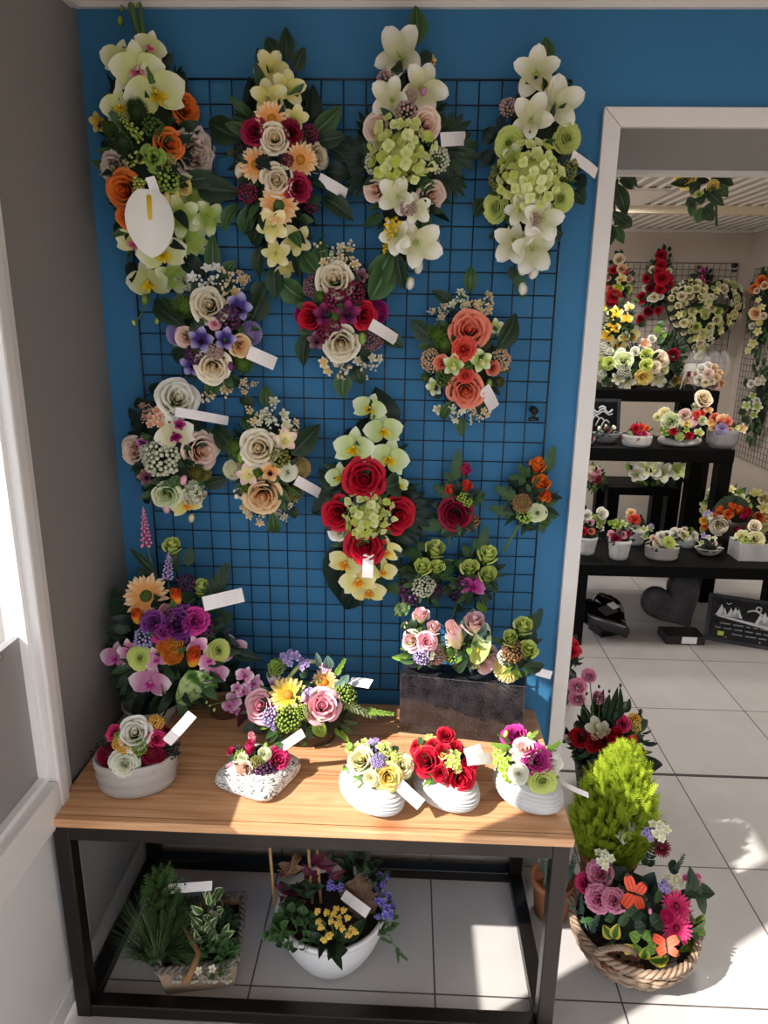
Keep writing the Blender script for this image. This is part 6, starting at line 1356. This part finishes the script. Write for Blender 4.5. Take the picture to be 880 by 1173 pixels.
mb = MB(); mb.box(.02, .075, -.0435, -.0424, -.01, .035); put('price_tag', mb.mesh('price_tag', plain('white_paper', 'E8E6E2', .6), False), t, M0)
mb = MB(); mb.box(-.08, .08, -.07, .05, .0, .045); 
c_ = hb+Vector((.02, .20, 0)); bevel(put('foot_stone', mb.mesh('foot_stone', MATS['granite_black'], False), t, Matrix.Translation(c_) @ Matrix.Rotation(radians(20), 4, 'Z')), .006)
# rough granite heart standing
hb = atz(785, 739, 0); t = thing('granite_heart_stone', 'matt dark granite heart standing upright on a small base in the second room', 'heart stone', hb)
S = .158; M0 = Matrix.Translation(hb+Vector((-.050, .065, .195))) @ Matrix.Rotation(radians(-10), 4, 'X') @ Matrix.Rotation(radians(-32), 4, 'Y')
put('heart', heart_solid(S, .06).mesh('heart', granite('granite_rough', '1A181A', '423E42', .55, 120)), t, M0)
mb = MB(); mb.box(-.10, .10, .0, .13, 0, .045); bevel(put('base', mb.mesh('base', MATS['granite_rough'], False), t, Matrix.Translation(hb)), .008)
mb = MB(); mb.box(-.02, .055, -.002, -.0005, .008, .045); put('price_tag', mb.mesh('price_tag', MATS['white_paper'], False), t, Matrix.Translation(hb))
# inscribed landscape plaque
def marks_b(t, M0):
    w, h = .42, .24
    tri = lambda x, s: [(x-s*.5, .135), (x, .135+s*1.2), (x+s*.5, .135)]
    mb = MB()
    def poly(pts):
        b = len(mb.v); [mb.p((x, -.0028, z)) for x, z in pts]; mb.f.append(tuple(range(b, b+len(pts)))); mb.m.append(0)
    for x, s in ((-.15, .05), (-.135, .035), (-.105, .04), (-.085, .045), (-.07, .04), (.03, .05), (.05, .06), (.068, .045), (.10, .04), (.14, .05), (.16, .04)): poly(tri(x, s) if x < 0 else [(a, z-.02) for a, z in tri(x, s)])
    for k in range(8): poly([(-.165+.04*k, .138-.004*k), (-.165+.04*k, .130-.005*k), (-.12+.04*k, .124-.005*k), (-.12+.04*k, .136-.004*k)])
    put('engraved_landscape', mb.mesh('engraved_landscape', M_eng, False), t, M0)
    strokes(t, M0, 'engraved_hills', [([(-.03+.2*k/14, .175+.012*sin(k*.7)-.0006*k) for k in range(15)], .004), ([(.02+.012*cos(a*.6), .195+.012*sin(a*.6)) for a in range(11)], .004), ([(-.13, .205), (-.12, .198), (-.105, .207)], .002)])
    r = random.Random(2); ln = []
    for row, (x0, x1, z) in enumerate(((-.15, .16, .098), (-.17, .17, .074), (-.09, .12, .05))):
        x = x0
        while x < x1:
            L = r.uniform(.018, .05); n = int(L/.0035); ln.append(([(x+L*k/n, z+.0032*sin(k*2.2)*(1 if k % 3 else 1.5)) for k in range(n+1)], .0012)); x += L+.012
    strokes(t, M0, 'engraved_lines', ln)
    mb = MB(); mb.box(-.155, -.127, -.004, -.0025, .035, .056); put('price_tag', mb.mesh('price_tag', plain('yellow_sticker', 'C8DA4A', .6), False), t, M0)
    for x in (-.115, .04):
        mb = MB(); mb.tube([(x, -.004, .03), (x, 0, .03)], .004, 10); put('stud', mb.mesh('stud', plain('brass_stud', 'C8B878', .3, .8)), t, M0)
pl = (atz(817, 735, 0)+atz(894, 748, 0))/2
plaque('engraved_plaque', 'black inscribed plaque with white tree landscape leaning on the second room floor', pl+Vector((.02, 0, 0)), .43, .245, .42, math.atan2(atz(880, 746, 0).y-atz(817, 735, 0).y, atz(880, 746, 0).x-atz(817, 735, 0).x), marks_b)
# garlands hanging from the ceiling of the second room
for (label, px, items) in (('dark leafy garland hanging behind the door trim with a peach bud', 705, 'leaf dark 90 75 190 110 70; leaf dark 75 40 180 60 70; leaf dark 65 90 130 265 80; leaf dark 45 240 160 325 70; leaf mid 70 320 115 415 56; leaf dark 50 310 42 425 56; bud peach 130 140 34; filler white 75 60 40; leaf deep 60 60 40 180 60; leaf dark 120 55 150 120 60'),
        ('dark leafy garland with yellow blooms hanging in the middle of the opening', 822, 'leaf dark 470 90 362 95 50; leaf dark 480 70 560 20 60; leaf dark 520 90 465 150 70; leaf dark 580 50 700 100 80; leaf dark 600 60 690 60 70; leaf dark 600 100 670 165 60; leaf mid 610 110 670 150 50; leaf dark 540 120 645 212 60; leaf dark 520 150 530 205 60; leaf dark 500 180 440 210 56; leaf mid 490 190 470 270 50; leaf dark 540 220 590 290 66; leaf mid 540 220 500 305 70; leaf dark 560 200 580 240 60; rose yellow 440 60 100; rose yellow 470 50 60; rose yellow 590 110 60; rose lime 510 150 36; leaf deep 540 60 520 100 80; leaf deep 620 50 660 90 70')):
    X_ = ((690, 190), 4.63); c = aty(px, 225, 2.55); t = thing('hanging_garland', label, 'garland', (c.x, c.y, C2Z), 'leafy garlands hanging from the far ceiling')
    E = Ell(c, (.09, .06, .12)); arrange('', '', '', items, *X_, None, E=E, root=t, green=0)
    mb = MB(); mb.tube([(c.x, c.y, C2Z), (c.x+.01, c.y, c.z+.1), (c.x-.005, c.y, c.z), (c.x+.01, c.y, c.z-.09)], .004, 6); put('vine_stem', mb.mesh('vine_stem', M_stemdark), t, I4)
# ------------------------------------------------------------------ light
sd = bpy.data.lights.new('sun', 'SUN'); so = bpy.data.objects.new('sun', sd); COL.objects.link(so)
AZ, EL = radians(31), radians(40)
sdir = Vector((cos(AZ)*cos(EL), sin(AZ)*cos(EL), -sin(EL)))
so.rotation_euler = sdir.to_track_quat('-Z', 'Y').to_euler(); so.location = (-4, -2, 4)
sd.energy = 10.5; sd.angle = radians(.6); sd.color = (1, .955, .89)
wd = bpy.data.worlds.new('sky'); SC.world = wd; wd.use_nodes = True
bg = wd.node_tree.nodes['Background']; bg.inputs['Color'].default_value = (.86, .93, 1, 1); bg.inputs['Strength'].default_value = 2.9
def portal(name, loc, rot, sx, sy):
    l = bpy.data.lights.new(name, 'AREA'); l.shape = 'RECTANGLE'; l.size = sx; l.size_y = sy; l.cycles.is_portal = True
    o = bpy.data.objects.new(name, l); COL.objects.link(o); o.location = loc; o.rotation_euler = rot
portal('portal_front', ((WX+FX1)/2, FY0-.16, 1.2), (pi/2, 0, 0), FX1-WX, 1.8)
portal('portal_left', (WX-.15, .15, 1.1), (0, -pi/2, 0), 2.2, 2.4)
portal('portal_far', (-1.42, 4.0, 1.35), (0, -pi/2, 0), 1.8, 2.9)
# unseen ceiling lamps added to brighten the second room
def added_lamp(x, y, z, power, s=.5, label=''):
    t = thing('added_ceiling_lamp', label, 'lamp', (x, y, z))
    mb = MB(); mb.box(-s/2, s/2, -s/2, s/2, -.02, 0); put('housing', mb.mesh('housing', M_white, False), t)
    l = bpy.data.lights.new('added_fill_light', 'AREA'); l.size = s*.9; l.energy = power; l.color = (1, .95, .88)
    o = bpy.data.objects.new('added_fill_light', l); COL.objects.link(o); o.location = (x, y, z-.024)
added_lamp(1.6, 3.1, C2Z, 22, .5, 'added unseen square white ceiling lamp of the second room by the opening')
added_lamp(1.2, 4.6, C2Z, 22, .5, 'added unseen square white ceiling lamp of the second room deeper inside')
SC.view_settings.view_transform = 'Standard'; SC.view_settings.look = 'None'; SC.view_settings.gamma = 1; SC.view_settings.use_curve_mapping = False
SC.view_settings.exposure = 0
SC.cycles.use_denoising = True; SC.cycles.max_bounces = 8; SC.cycles.diffuse_bounces = 5; SC.cycles.transparent_max_bounces = 8; SC.cycles.caustics_reflective = False; SC.cycles.caustics_refractive = False
